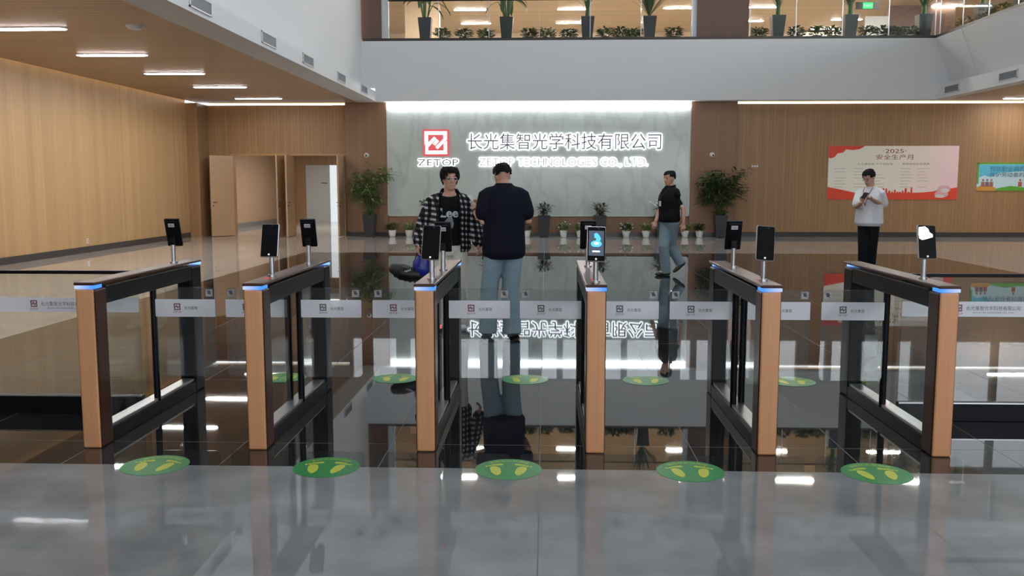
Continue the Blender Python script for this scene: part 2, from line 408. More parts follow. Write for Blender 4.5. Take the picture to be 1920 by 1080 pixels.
tb = MB(); tb.box(-5.35, 11.1, YS + 0.02, YS + 0.14, 5.70, 5.78); tb.box(11.1, 11.22, 2, YS + 0.02, 5.70, 5.78)
struct('trim_5', tb, mat('dark_bronze_kerb', lin(60, 54, 48), 0.35))
# crease panel on the right parapet near the corner
struct('trim_6', MB().prism([(11.64, 4.36), (11.10, 5.69), (11.07, 5.69), (11.60, 4.36)], 25.55, YS - 0.002), M['white'])

# upper floor
Z2, ZC2 = 5.45, 8.6
struct('floor_upper', MB().box(-10, 22, YS + 0.2, 44, Z2 - 0.2, Z2), mat('upper_floor_tile', lin(150, 135, 115), 0.3))
struct('floor_upper_right', MB().box(11.5, 20, 2, YS + 0.2, Z2 - 0.2, Z2), mat('upper_side_floor', lin(150, 140, 125), 0.3))
struct('ceiling_upper', MB().box(-10, 22, YS + 0.4, 44.2, ZC2, ZC2 + 0.15), wood('upper_ceiling_wood', lin(214, 196, 172), lin(202, 184, 160), 'Y', 0.2, 0.08, 0.85))
struct('wall_upper_back', MB().box(-10, 22, 44, 44.2, Z2, ZC2), mat('upper_back_wall', lin(210, 192, 168), 0.6))
struct('trim_7', MB().box(-10, 22, 43.9, 44, 7.75, 7.95), mat('cream_band', (0.8, 0.74, 0.62), 0.5))
struct('wall_upper_left', MB().box(-10.2, -10, YS + 0.2, 44, Z2, ZC2), M['beige'])
struct('wall_upper_right', MB().box(22, 22.2, YS, 44, Z2, ZC2), M['beige'])
uc = MB(); uc.box(-5.5, -4.2, 36.5, 37.2, Z2, ZC2); uc.box(6.4, 7.1, 41, 41.7, Z2, ZC2); struct('trim_8', uc, M['beige'])
uw = MB(); uw.box(13.6, 16.2, 38.0, 38.2, Z2, ZC2); struct('wall_upper_room', uw, M['brown_pier'])
struct('trim_9', MB().box(12.7, 13.6, 38.0, 38.1, Z2, 8.2), M['white'])
up = MB(); up.box(-5.4, -4.82, YS + 0.14, YS + 0.5, 5.78, 9.2); up.box(4.35, 5.82, YS + 0.14, YS + 0.5, 5.78, 9.2); struct('trim_10', up, M['brown_pier'])
uf = MB(); uf.box(-4.82, -4.62, YS + 0.2, YS + 0.35, 5.78, 9.0); uf.box(4.2, 4.35, YS + 0.2, YS + 0.35, 5.78, 9.0); struct('trim_11', uf, M['white'])
# third storey and roof, never in the frame but seen in the floor
struct('wall_back_upper', MB().box(-5.6, 22, YS, YS + 0.4, 8.75, 12.9), M['white'])
struct('wall_atrium_right_upper', MB().box(11.5, 11.9, YF, YS, 8.75, 12.9), M['white'])
struct('ceiling_upper_right', MB().box(11.5, 22, 2, YS + 0.4, 8.6, 8.75), M['white'])
rt = MB(); rt.box(-5.6, 12, YF, 11.6, 12.9, 13.1); rt.box(-5.6, 12, 16.4, YS + 0.4, 12.9, 13.1); rt.box(-5.6, 0.3, 11.6, 16.4, 12.9, 13.1); rt.box(4.7, 12, 11.6, 16.4, 12.9, 13.1)  # unseen roof, its opening added to let daylight in
for k in range(1, 3): rt.box(0.3, 4.7, 11.6 + 1.6 * k - 0.06, 11.6 + 1.6 * k + 0.06, 12.85, 13.05)
struct('ceiling', rt, M['white'])
# entrance wall behind the camera: a band of glazing above a dark dado
ew = MB(); ew.box(XL - 0.2, -4.0, YF - 0.2, YF, 0, ZC + 0.3); ew.box(10.5, XR, YF - 0.2, YF, 0, ZC + 5); ew.box(-5.6, -4.0, YF - 0.2, YF, ZC, 12.9); ew.box(-4.0, 7.5, YF - 0.2, YF, 3.25, 12.9); ew.box(7.5, 10.5, YF - 0.2, YF, 4.25, 12.9)
struct('wall_entrance', ew, M['white'])
em = MB(); em.box(-4, 10.5, YF - 0.16, YF - 0.02, 0, 1.57)
for k, x in enumerate((-4, -2.9, -2.4, -1.1, -0.2, 0.3, 1.6, 2.6, 3.0, 4.2, 5.2, 5.7, 6.9, 7.5, 9.0, 10.5)): em.box(x - (0.06, 0.14)[k % 3 == 1], x + (0.06, 0.14)[k % 3 == 1], YF - 0.14, YF - 0.02, 1.5, 4.25 if x > 7.4 else 3.25)
for x0, x1, z in ((-4, 7.5, 3.22), (7.5, 10.5, 4.22), (7.5, 10.5, 2.9)): em.box(x0, x1, YF - 0.14, YF - 0.02, z - 0.05, z + 0.05)
struct('window_2', em, M['dark_frame'])
struct('floor_outside', MB().box(-30, 40, -40, YF - 0.3, -0.3, -0.05), mat('paving_outside', (0.4, 0.4, 0.4), 0.8))
struct('wall_right', MB().box(XR, XR + 0.2, YF, YB + 0.25, 0, ZC + 0.3), M['wood_left'])

# ------------------------------------------------------------------ fixtures: ceiling lamps, vents, coves
def pill(l, w, h):
    b = MB(); n = 10; ring = []
    for k in range(n + 1): a = -PI / 2 + PI * k / n; ring.append((l / 2 - w / 2 + w / 2 * math.cos(a), w / 2 * math.sin(a)))
    for k in range(n + 1): a = PI / 2 + PI * k / n; ring.append((-l / 2 + w / 2 + w / 2 * math.cos(a), w / 2 * math.sin(a)))
    b.loft([[Vector((x, y, 0)) for x, y in ring], [Vector((x, y, h)) for x, y in ring]]); return b
def ceiling_lamp(loc, label, group, l=1.32, w=0.2, m='lamp'):
    t = thing('ceiling_lamp', label, 'ceiling light', loc, 0, group)
    pill(l, w, 0.02).build('diffuser', M[m], t, loc=(0, 0, -0.022))
    pill(l + 0.04, w + 0.04, 0.016).build('housing', M['white_plastic'], t, loc=(0, 0, -0.016)); return t
ys = [26.09, 23.0, 20.18, 17.27, 14.35, 11.4, 8.5, 5.6]
ordn = ['farthest of the left bay', 'second from the doors in the left bay', 'third from the doors in the left bay', 'fourth from the doors in the left bay', 'fifth from the doors, cut by the frame edge', 'sixth in the left bay row, above the frame', 'seventh in the left bay row, above the frame', 'last in the left bay row, above the frame']
for y, s in zip(ys, ordn): ceiling_lamp((-8.12, y, ZC), 'white strip ceiling lamp, ' + s, 'strip lamps on the wood ceilings', m='lamp_dim' if y > 26 else 'lamp')
for y, s in ((26.8, 'at the right edge over the blue poster'), (23.9, 'second from the back in the right bay'), (21.0, 'third from the back in the right bay'), (18.1, 'fourth from the back in the right bay'), (12.3, 'right bay, near the front')):
    ceiling_lamp((13.55, y, ZC), 'white strip ceiling lamp, ' + s, 'strip lamps on the wood ceilings', m='lamp_mid' if y > 26 else 'lamp')
UL = [(-3.1, 38.2, 'left opening upstairs, upper row'), (-3.1, 41.4, 'left opening upstairs, lower row'), (1.1, 38.2, 'middle of the opening upstairs, upper row'), (1.1, 41.4, 'middle of the opening upstairs, lower row'), (5.35, 38.1, 'just left of the brown pier upstairs'), (8.6, 38.05, 'just right of the brown pier upstairs, upper row'), (8.75, 41.2, 'just right of the brown pier upstairs, lower row'), (12.7, 43.4, 'lowest one upstairs right of the pier'), (12.9, 41.0, 'behind the slender palm planter upstairs'), (15.9, 38.05, 'far right of the upstairs gallery')]
for x, y, s in UL: ceiling_lamp((x, y, ZC2), 'white strip lamp upstairs, ' + s, 'strip lamps on the upper ceiling', 1.3, 0.22, 'lamp_up')
for y in (31, 34.5):
    for x in (-3.0, 1.1, 5.3, 8.6, 12.9): ceiling_lamp((x, y, ZC2), 'white strip lamp upstairs hidden above the frame', 'strip lamps on the upper ceiling', 1.3, 0.22, 'lamp_up')
t = thing('smoke_detector', 'round white smoke detector on the wood slat ceiling', 'smoke detector', (-6.29, 14.19, ZC))
MB().tube([(0, 0, -0.02), (0, 0, 0)], 0.14, 20, round_=False).build('base_plate', M['white_plastic'], t); MB().tube([(0, 0, -0.055), (0, 0, -0.02)], [0.1, 0.12], 20, round_=False).build('sensor_cap', M['white_plastic'], t)
def vent(x, y, z, nx, w, label):
    t = thing('air_vent', label, 'air vent', (x, y, z), 0, 'air vents in the white beams')
    f = MB(); hw, hh = w / 2, 0.105
    f.box(-0.012, 0.012, -hw, hw, -hh, -hh + 0.02); f.box(-0.012, 0.012, -hw, hw, hh - 0.02, hh); f.box(-0.012, 0.012, -hw, -hw + 0.02, -hh, hh); f.box(-0.012, 0.012, hw - 0.02, hw, -hh, hh)
    f.build('frame', M['white_plastic'], t)
    g = MB()
    for k in range(8): z_ = -hh + 0.03 + k * 0.0215; g.box(-0.006, 0.006, -hw + 0.02, hw - 0.02, z_, z_ + 0.012)
    g.box(-0.001, 0.001, -hw + 0.02, hw - 0.02, -hh + 0.02, hh - 0.02); g.build('grille', M['vent'], t)
for y, s in ((13.45, 'nearest one, cut by the frame'), (16.75, 'second from the front'), (19.5, 'third from the front'), (22.65, 'fourth from the front'), (25.5, 'farthest one, by the corner')):
    vent(-4.988, y, 4.145, 1, 0.85, 'grey air vent in the left white beam, ' + s)
vent(11.138, 26.1, 4.17, -1, 0.9, 'grey air vent in the right white beam nearest the back corner')
vent(11.138, 23.0, 4.17, -1, 0.9, 'grey grille air vent in the right white beam nearer the frame edge')
def strip(name, b, m, label): return tag(b.build(name, M[m]), label, 'light strip')
strip('cove_light', MB().box(XL + 0.02, XL + 0.07, YF + 0.1, 26.8, ZC + 0.10, ZC + 0.13), 'cove', 'warm cove light strip along the top of the left wall')
strip('cove_light', MB().box(XL + 0.4, -6.05, YB - 0.075, YB - 0.03, ZC - 0.02, ZC + 0.0), 'cove_back', 'warm cove light strip above the open doors')
strip('cove_light', MB().box(5.7, XR - 0.1, YB - 0.075, YB - 0.03, ZC - 0.02, ZC + 0.0), 'cove_back', 'warm cove light strip above the posters on the right wall')
strip('sign_light', MB().box(-4.72, 4.24, YB - 0.16, YB - 0.06, 3.80, 3.96), 'led_white', 'bright white light strip along the top of the marble wall')
# wall cameras, socket, small plate
def wcam(x, label):
    t = thing('security_camera', label, 'camera', (x, YB - 0.12, 2.42), 0, 'dome cameras on the brown piers')
    MB().tube([(0, 0, 0), (0, -0.03, 0)], 0.075, 16, round_=False).build('mount', M['white_plastic'], t)
    MB().ell((0, -0.06, 0), 0.07, 0.06, 0.07, 16, 10).build('dome', M['white_plastic'], t, True); MB().ell((0.01, -0.105, -0.01), 0.028, 0.02, 0.028).build('lens', M['black_gloss'], t, True)
wcam(-5.37, 'white dome camera on the pier above the left tall plant'); wcam(4.91, 'white dome camera on the pier above the right tall plant')
t = thing('wall_socket', 'small white socket plate low on the left wood wall', 'socket', (XL, 20.77, 0.26)); MB().box(0, 0.012, -0.045, 0.045, -0.06, 0.06, 0.004).build('plate', M['white_plastic'], t)
sp = MB(); [sp.box(0.0115, 0.0135, a - 0.004, a + 0.004, b - 0.012, b + 0.012) for a in (-0.015, 0.015) for b in (-0.02, 0.02)]; sp.build('slot', M['black_metal'], t)
t = thing('wall_switch', 'small pale switch plate on the right wood wall beside the tall plant', 'switch', (6.2, YB, 2.09)); MB().box(-0.11, 0.11, -0.012, 0, -0.04, 0.04, 0.004).build('plate', mat('tan_plate', lin(170, 140, 110), 0.4), t)
for a in (-0.07, 0, 0.07): MB().box(a - 0.025, a + 0.025, -0.018, -0.012, -0.025, 0.025).build('rocker', M['white_plastic'], t)
# exit sign upstairs
t = thing('exit_sign', 'green lit exit sign hanging upstairs', 'exit sign', (12.0, 35.8, 8.2)); MB().box(-0.42, 0.42, -0.02, 0.02, -0.13, 0.13).build('case', M['black_metal'], t)
MB().box(-0.16, 0.2, -0.03, -0.02, -0.11, 0.11).build('panel', emit('green_exit_glow', (0.05, 1.0, 0.22), 1.6), t)
x_ = MB(); me, mm = fit_text('安全出口', -0.13, 0.17, -0.06, 0.06, -0.034); x_.mesh(me, mm); x_.build('lettering', emit('pale_exit_letters', (0.8, 1, 0.8), 1.5), t); MB().tube([(0, 0, 0.13), (0, 0, 0.4)], 0.01, 8, round_=False).build('hanger', M['silver'], t)

# ------------------------------------------------------------------ the company sign on the marble
YM = YB - 0.07
sg = thing('company_sign', 'halo-lit company sign on the grey marble wall, red square emblem left of dark characters', 'sign', (0, YM, 0))
M['letter'] = mat('dark_letter_face', (0.10, 0.11, 0.14), 0.4)
M['letter_pale'] = mat('grey_letter_face', (0.30, 0.31, 0.34), 0.4)
def letters(body, x0, x1, z0, h, gap, material, off, halo, cjk=False):
    """one mesh per character; body stands off the wall in front of a glowing back"""
    size = h / 0.72 if not cjk else h / 0.92
    items, x = [], 0.0
    for ch in body:
        if ch == ' ': x += size * 0.26; continue
        b = bbox(text_mesh(ch, size))
        if cjk: items.append((ch, x)); x += size * (1 + gap)
        else: items.append((ch, x - b[0])); x += (b[1] - b[0]) + size * gap
    tot = x - size * gap; k = (x1 - x0) / tot
    for ch, px in items:
        T = Matrix.Translation((x0 + px * k, 0, z0)) @ Matrix.Diagonal((k, 1, 1, 1))
        L = MB().mesh(text_mesh(ch, size, 0.012, off), Matrix.Translation((0, -0.06, 0)) @ T).build('letter', material, sg)
        hb = MB()
        for q in range(10): hb.mesh(text_mesh(ch, size), Matrix.Translation((halo * math.cos(q * PI / 5), -0.03 - 0.0004 * q, halo * math.sin(q * PI / 5))) @ T)
        hb.build('halo', M['halo'], L, fixn=False)
letters('长光集智光学科技有限公司', -2.36, 3.46, 2.63, 0.47, 0.0, M['letter'], 0.0, 0.038, True)
letters('ZETOP TECHNOLOGIES CO., LTD.', -1.98, 3.02, 2.11, 0.235, 0.10, M['letter_pale'], -0.005, 0.034)
letters('ZETOP', -3.82, -2.62, 2.11, 0.20, 0.12, M['letter'], 0.0, 0.030)
# emblem: two interlocking hooks round a pair of slanted bars (pixel outline 330..830 x 135..640 of a 12x crop)
def ex(px, py): return (-3.285 + (px - 580) / 12.0 * 0.01615, 2.79 - (py - 388) / 12.0 * 0.01615)
E1 = [(330, 135), (832, 135), (832, 318), (618, 532), (570, 485), (750, 300), (750, 215), (412, 215), (412, 378), (345, 435), (330, 425)]
E2 = [(345, 452), (548, 250), (596, 300), (412, 490), (412, 560), (755, 560), (755, 400), (832, 345), (832, 640), (345, 640)]
E3 = [(602, 306), (656, 356), (572, 455), (512, 415)]
M['emblem'] = emit('pale_red_lit_face', (1.0, 0.86, 0.80), 1.6)
lg = MB().prism([ex(*p) for p in ((290, 95), (880, 95), (880, 685), (290, 685))], -0.03, -0.012).build('emblem', M['halo_red'], sg)
for e in (E1, E2, E3): MB().prism([ex(*p) for p in e], -0.07, -0.04).build('emblem_stroke', M['emblem'], lg)

# ------------------------------------------------------------------ posters
def print_mat(name, c1, c2, axis, lo, hi):
    m = mat(name, c1, 0.45); k = NT(m); vec, o = k.xyz(); mr = k.n('ShaderNodeMapRange'); mr.inputs[1].default_value = lo; mr.inputs[2].default_value = hi
    n = k.noise(vec, 0.9, 3); k.l(k.math('ADD', o['XYZ'.index(axis)], k.math('MULTIPLY', k.math('SUBTRACT', n, 0.5), 1.6)), mr.inputs[0]); k.l(k.mix(mr.outputs[0], c1, c2), k.b.inputs['Base Color']); return m
po = thing('safety_banner', 'wide red and cream printed banner with 2025 heading on the right wood wall', 'banner', (8.35, YB - 0.02, 1.11))
W, Hh = 3.78, 1.57
MB().box(0, W, -0.004, 0.015, 0, Hh).build('sheet', print_mat('cream_pink_print', lin(248, 244, 228), lin(246, 208, 216), 'X', 1.8, 4.2), po)
M['p_red'] = mat('red_print', lin(226, 72, 48), 0.45, noise=0.12, nscale=3); M['p_dark'] = mat('dark_red_print', lin(150, 60, 58), 0.45); M['p_ink'] = mat('grey_ink', lin(120, 112, 108), 0.5); M['p_pale'] = mat('pale_ink', lin(196, 196, 180), 0.5)
top = [(0, Hh), (1.05, Hh), (0.9, Hh - 0.09), (0.72, Hh - 0.12), (0.5, Hh - 0.1), (0.42, Hh - 0.19), (0.25, Hh - 0.22), (0.18, Hh - 0.32), (0.06, Hh - 0.36), (0, Hh - 0.34)]
MB().prism(top, -0.007, -0.004).build('red_ribbon', M['p_red'], po)
bot = [(0, 0), (W, 0), (W, 0.36)] + [(W - 0.25 * k, 0.36 - 0.16 * math.sin(min(k, 5) / 5 * PI / 2)) for k in range(1, 6)]
x = W - 1.3
while x > 1.5:
    h = 0.2 + random.choice((0.04, 0.1, 0.16, 0.22)) * (0.6 + 0.4 * random.random()); w = 0.035 + 0.03 * random.random()
    bot += [(x, 0.2), (x - 0.006, h), (x - w, h), (x - w - 0.006, 0.2)]; x -= w + 0.03
bot += [(1.2, 0.17), (0.8, 0.2), (0.45, 0.28), (0, 0.37)]
MB().prism(bot, -0.007, -0.004).build('red_skyline', M['p_red'], po)
for body, r, mm_ in (('·2025·', (1.58, 2.25, 1.36, 1.48), 'p_dark'), ('安全生产月', (1.38, 2.46, 1.17, 1.32), 'p_dark'), ('人人讲安全·个个会应急', (0.84, 1.88, 1.015, 1.075), 'p_ink'), ('查找身边安全隐患', (2.15, 2.94, 1.015, 1.075), 'p_ink')):
    me, mm = fit_text(body, *r, -0.0065); MB().mesh(me, mm).build('lettering', M[mm_], po)
tx = MB()
for cx in (0.18, 0.75, 1.3, 2.1, 2.6):
    for r_ in range(7):
        if random.random() < 0.75: w = 0.2 + random.random() * 0.2; z = 0.9 - 0.09 * r_; tx.box(cx, cx + w, -0.0065, -0.004, z, z + 0.014)
tx.build('fine_print', M['p_pale'], po)
pk = MB(); pk.ell((3.33, -0.005, 0.16), 0.27, 0.003, 0.15, 16); pk.ell((3.4, -0.006, 0.3), 0.2, 0.003, 0.12, 16); pk.build('pink_cloud', mat('pink_print', lin(226, 178, 188), 0.5), po)
pk = MB(); pk.ell((3.28, -0.0075, 0.1), 0.14, 0.002, 0.05, 12); pk.ell((3.42, -0.0085, 0.27), 0.12, 0.002, 0.07, 12); pk.build('white_puff', mat('white_print', (0.75, 0.72, 0.72), 0.5), po)
p2 = thing('health_poster', 'blue and green printed poster at the right edge of the photo', 'poster', (12.69, YB - 0.02, 1.37))
W2, H2 = 1.75, 0.82
MB().box(0, W2, -0.004, 0.015, 0, H2).build('sheet', mat('pale_blue_print', lin(196, 226, 236), 0.45, noise=0.06, nscale=3), p2)
MB().prism([(0.06, 0.38), (0.2, 0.45), (0.4, 0.4), (0.6, 0.52), (W2, 0.6), (W2, H2 - 0.06), (0.06, H2 - 0.06)], -0.006, -0.004).build('sky', mat('sky_blue_print', lin(92, 190, 222), 0.45, noise=0.15, nscale=4), p2)
gm = mat('green_print', lin(96, 170, 60), 0.45)
gb = MB(); gb.box(0, W2, -0.007, -0.004, H2 - 0.05, H2); gb.box(0, 0.05, -0.007, -0.004, 0.2, H2); gb.prism([(0.5, 0), (W2, 0), (W2, 0.1), (1.4, 0.09), (1.0, 0.14), (0.7, 0.09), (0.5, 0.04)], -0.007, -0.004); gb.build('green_border', gm, p2)
MB().prism([(0, 0), (0.55, 0), (0.55, 0.09), (0.35, 0.16), (0.12, 0.15), (0, 0.1)], -0.008, -0.004).build('field', mat('ochre_print', lin(206, 152, 64), 0.45), p2)
for body, r in (('预防职业病的危害', (0.36, 1.7, 0.56, 0.71)), ('保护劳动者的健康', (0.36, 1.7, 0.4, 0.54))):
    me, mm = fit_text(body, *r, -0.0085); MB().mesh(me, mm).build('lettering', mat('navy_ink', lin(58, 84, 120), 0.5), p2)
for x0, c in ((0.18, (150, 96, 84)), (0.3, (120, 96, 110)), (0.42, (156, 100, 90)), (1.25, (180, 90, 70))):
    w_ = MB(); w_.ell((x0, -0.009, 0.31), 0.03, 0.002, 0.035, 10); w_.prism([(x0 - 0.055, 0.12), (x0 + 0.055, 0.12), (x0 + 0.05, 0.26), (x0 - 0.05, 0.26)], -0.01, -0.004); w_.build('painted_figure', mat('figure_print', lin(*c), 0.5), p2)

# ------------------------------------------------------------------ turnstile gates
GX = [-2.7015, -1.7027, -0.6996, 0.2941, 1.2922, 2.2918]
M['white_film'] = glassy('white_band_film', (0.9, 0.9, 0.92), 1.45, 0.1, haze=0.80)
M['ink'] = mat('grey_emblem_ink', (0.10, 0.09, 0.11), 0.5); M['ink_red'] = mat('maroon_emblem_ink', (0.22, 0.07, 0.08), 0.5)
def small_emblem(b, cx, cz, s, y):
    """square emblem: open frame with a slanted double bar"""
    k = s / 505.0
    for e in (E1, E2, E3): b.prism([(cx + (px - 580) * k, cz - (py - 388) * k) for px, py in e], y - 0.0012, y)
def hand_icon(b, cx, cz, y, s=1.0):
    b.tube([(cx, y - 0.001, cz - 0.006 * s), (cx, y - 0.001, cz + 0.004 * s)], 0.008 * s, 10, flat=0.1)
    for k in range(4): x = cx + (-0.0075 + 0.005 * k) * s; b.tube([(x, y - 0.001, cz), (x, y - 0.001, cz + (0.017 + (0.003 if k in (1, 2) else 0)) * s)], 0.0021 * s, 6)
    b.tube([(cx + 0.006 * s, y - 0.001, cz - 0.006 * s), (cx + 0.015 * s, y - 0.001, cz + 0.005 * s)], 0.0022 * s, 6)
M['red_icon'] = emit('dim_red_icon_glow', (1.0, 0.12, 0.10), 0.7)
def rounded(x0, x1, z0, z1, r, n=5):
    pts = []
    for cx, cz, a0 in ((x1 - r, z0 + r, -90), (x1 - r, z1 - r, 0), (x0 + r, z1 - r, 90), (x0 + r, z0 + r, 180)):
        for k in range(n + 1): a = R(a0 + 90 * k / n); pts.append((cx + r * math.cos(a), cz + r * math.sin(a)))
    return pts
HW, GL, YFL = 0.058, 1.68, 0.85        # half width, length, flap position along the gate
def gate(i, label, flaps):
    g = thing('turnstile_gate', label, 'turnstile gate', (GX[i], 5.25, 0), 0, 'six turnstile gates across the lobby')
    MB().box(-HW, HW, 0, 0.155, 0, 0.955, 0.014, 3).build('front_pillar', M['bronze_dark'], g, False)
    fp = MB(); fp.box(-HW + 0.004, HW - 0.004, -0.004, 0.03, 0.0, 0.955, 0.012, 3); fp.build('front_panel', M['bronze'], g)
    MB().box(-HW, HW, GL - 0.19, GL, 0, 0.955, 0.014, 3).build('rear_pillar', M['black_metal'], g)
    MB().box(-HW + 0.002, HW - 0.002, 0.15, GL - 0.185, 0.855, 0.962, 0.004).build('top_beam', M['black_gloss'], g)
    MB().box(-HW - 0.004, HW + 0.004, -0.006, GL + 0.004, 0.978, 0.996, 0.006).build('top_cover', M['bronze_dark'], g)
    MB().box(-HW + 0.002, HW - 0.002, 0.15, GL - 0.185, 0.0, 0.085, 0.004).build('bottom_rail', M['black_metal'], g)
    sl = MB(); sl.box(-HW + 0.014, HW - 0.014, 0.15, GL - 0.185, 0.085, 0.105, 0.003); sl.build('glass_channel', M['silver'], g)
    MB().box(-HW - 0.001, HW + 0.001, -0.005, 0.10, 0.957, 0.977, 0.004).build('light_strip', M['blue_led_r' if i >= 4 else 'blue_led_l'], g)
    MB().box(-HW + 0.02, HW + 0.001, GL - 0.014, GL + 0.002, 0.957, 0.977, 0.004).build('rear_light', M['blue_led'], g)
    for a, b in ((0.158, YFL - 0.045), (YFL + 0.045, GL - 0.193)): MB().box(-0.005, 0.005, a, b, 0.1, 0.86).build('glass_panel', M['glass'], g)
    ic = MB()
    if 0 < i < 5:
        for k in range(3): ic.box(-0.022, 0.022, 0.25 + 0.03 * k, 0.256 + 0.03 * k, 0.996, 0.9972)
        ic.build('indicator_icon', M['red_icon'], g)
    for s in flaps:
        px = s * (HW - 0.026); py = YFL + (0.012 if len(flaps) == 1 else s * 0.028)
        MB().tube([(px, py, 0.085), (px, py, 0.856)], 0.022, 14, round_=False).build('flap_post', M['black_metal'], g)
        x0, x1 = sorted((px + s * 0.02, s * 0.463))
        fl = MB().prism(rounded(x0, x1, 0.263, 0.872, 0.03), YFL - 0.005, YFL + 0.005).build('flap', M['glass_flap'], g)
        fl['label'] = 'clear swing flap with a white band'
        MB().prism(rounded(x0, x1, 0.672, 0.792, 0.004, 2), YFL - 0.0065, YFL - 0.0053).build('white_band', M['white_film'], fl)
        cx = (x0 + x1) / 2 - (0.02 if s > 0 else 0.03)
        e = MB(); small_emblem(e, cx - 0.035, 0.741, 0.046, YFL - 0.0068)
        me, mm = fit_text('ZETOP', cx - 0.064, cx - 0.006, 0.698, 0.711, YFL - 0.0072); e.mesh(me, mm); e.build('emblem', M['ink_red'] if i in (0, 2) else M['ink'], fl)
        e = MB(); me, mm = fit_text('长光集智', cx + 0.015, cx + 0.105, 0.722, 0.745, YFL - 0.0072); e.mesh(me, mm); e.build('lettering', M['ink'], fl)
        hx = s * 0.425
        hs = MB(); hs.prism([(hx - 0.024, 0.812), (hx + 0.024, 0.812), (hx + 0.024, 0.86), (hx - 0.024, 0.86)], YFL - 0.0062, YFL - 0.0052); hs = hs.build('hand_sign', mat('pale_sticker', (0.42, 0.41, 0.40), 0.5) if 'stk' not in M else M['stk'], fl)
        M['stk'] = hs.data.materials[0]
        h = MB(); hand_icon(h, hx, 0.834, YFL - 0.0062); h.tube([(hx - 0.02, YFL - 0.008, 0.856), (hx + 0.02, YFL - 0.008, 0.816)], 0.0016, 6); h.build('hand_icon', M['ink'], fl)
    if i in (2, 4):
        MB().tube([(HW, 0.30, 0.70), (HW + 0.004, 0.30, 0.70)], 0.012, 12, round_=False).build('status_light', M['red_led'], g)
    return g
gate(0, 'leftmost turnstile gate with copper front, joined to the left glass barrier', (1,))
gate(1, 'second turnstile gate from the left, copper front, screens facing both ways', (-1, 1))
gate(2, 'third turnstile gate from the left, in front of the man in the plaid shirt', (-1, 1))
gate(3, 'fourth turnstile gate, seen almost end-on, carrying the lit blue screen', (-1, 1))
gate(4, 'fifth turnstile gate from the left, near the man in the black polo shirt', (-1, 1))
gate(5, 'rightmost turnstile gate with copper front, joined to the right glass barrier', (-1,))

# face terminals on their poles
def terminal(i, y, back, label, lean=0.0, lit=None):
    t = thing('face_terminal', label, 'face terminal', (GX[i] + (0.02 if i == 2 else 0.0), y, 0.996), 0, 'face terminals on the turnstile gates')
    if back: t.rotation_euler[2] = PI
    MB().tube([(0, 0, 0), (0, 0, 0.012)], 0.026, 16, round_=False).build('base_flange', M['silver'], t)
    MB().tube([(0, 0, 0.01), (0, 0, 0.15)], 0.0155, 14, round_=False).build('pole', M['silver'], t)
    MB().box(-0.02, 0.02, -0.012, 0.02, 0.135, 0.19, 0.005).build('bracket', M['black_metal'], t)
    X = Matrix.Translation((0, -0.022, 0.225)) @ Matrix.Rotation(R(lean), 4, 'Y') @ Matrix.Rotation(R(-17), 4, 'X')
    hw, hh = 0.054, 0.104
    h = MB().box(-hw, hw, -0.010, 0.014, -hh, hh, 0.006, 3).xf(X).build('housing', M['silver'] if not back else M['black_metal'], t)
    if not back:
        MB().prism(rounded(-hw + 0.003, hw - 0.003, -hh + 0.003, hh - 0.003, 0.006), -0.0118, -0.0095).xf(X).build('screen', M['screen'], t)
        MB().tube([(0.012, -0.0118, 0.092), (0.012, -0.0128, 0.092)], 0.0045, 12, round_=False).xf(X).build('lens', mat('lens_blue', (0.05, 0.06, 0.12), 0.1), t)
        MB().tube([(0, -0.0118, -0.09), (0, -0.0130, -0.09)], 0.006, 14, round_=False).xf(X).build('status_light', M['pearl'], t)
    else:
        MB().box(-hw + 0.010, hw - 0.010, 0.013, 0.026, -hh + 0.02, hh - 0.012, 0.006).xf(X).build('back_case', M['black_metal'], t)
        lb = MB().box(-0.022, 0.022, 0.0255, 0.0268, 0.048, 0.075).xf(X).build('label_sticker', M['white_plastic'], t)
        q = MB(); [q.box(-0.018, 0.018, 0.0266, 0.0272, 0.053 + 0.006 * k, 0.0555 + 0.006 * k) for k in range(3)]; q.xf(X).build('print', M['ink'], lb)
    if lit == 'blue':
        MB().box(-0.044, 0.044, -0.0126, -0.0116, -0.07, 0.078).xf(X).build('screen_glow', emit('dim_blue_display', (0.10, 0.13, 0.18), 1.0), t)
        b = MB(); b.ell((0, -0.0135, 0.0), 0.032, 0.0012, 0.02, 16); b.tube([(0.004, -0.0135, 0.01), (0.014, -0.0135, 0.03), (0.002, -0.0135, 0.045), (-0.006, -0.0135, 0.062)], [0.012, 0.013, 0.016, 0.008], 10, ref=(1, 0, 0), flat=0.1); b.xf(X).build('display_glow', emit('cyan_display', (0.10, 0.55, 1.0), 1.5), t)
        b = MB(); b.box(-0.022, 0.022, -0.0142, -0.0130, -0.05, -0.04); b.ell((0, -0.0145, 0.002), 0.016, 0.0012, 0.009, 12); b.xf(X).build('display_highlight', emit('white_display', (0.75, 0.9, 1), 1.4), t)
    if lit == 'white':
        MB().prism([(-0.047, 0.088), (-0.01, 0.094), (0.008, 0.08), (0.016, 0.058), (0.034, 0.046), (0.034, 0.03), (0.0, 0.018), (-0.03, 0.01), (-0.046, 0.02), (-0.05, 0.05)], -0.0126, -0.0116).xf(X).build('screen_glow', emit('white_glare_patch', (1, 1, 1), 3.0), t)  # reflected glare on the dark screen, painted as a glowing shape
    return t
M['pearl'] = emit('pale_status_glow', (0.9, 0.9, 0.9), 0.9)
terminal(1, 5.64, False, 'face terminal with dark screen on the second gate from the left, tilted', 0)
terminal(2, 5.46, False, 'face terminal with dark screen on the third gate, in front of the plaid shirt', 2)
terminal(3, 5.36, False, 'face terminal with lit blue picture on the fourth gate', 1.5, 'blue')
terminal(4, 5.47, False, 'face terminal with dark screen on the fifth gate', 5)
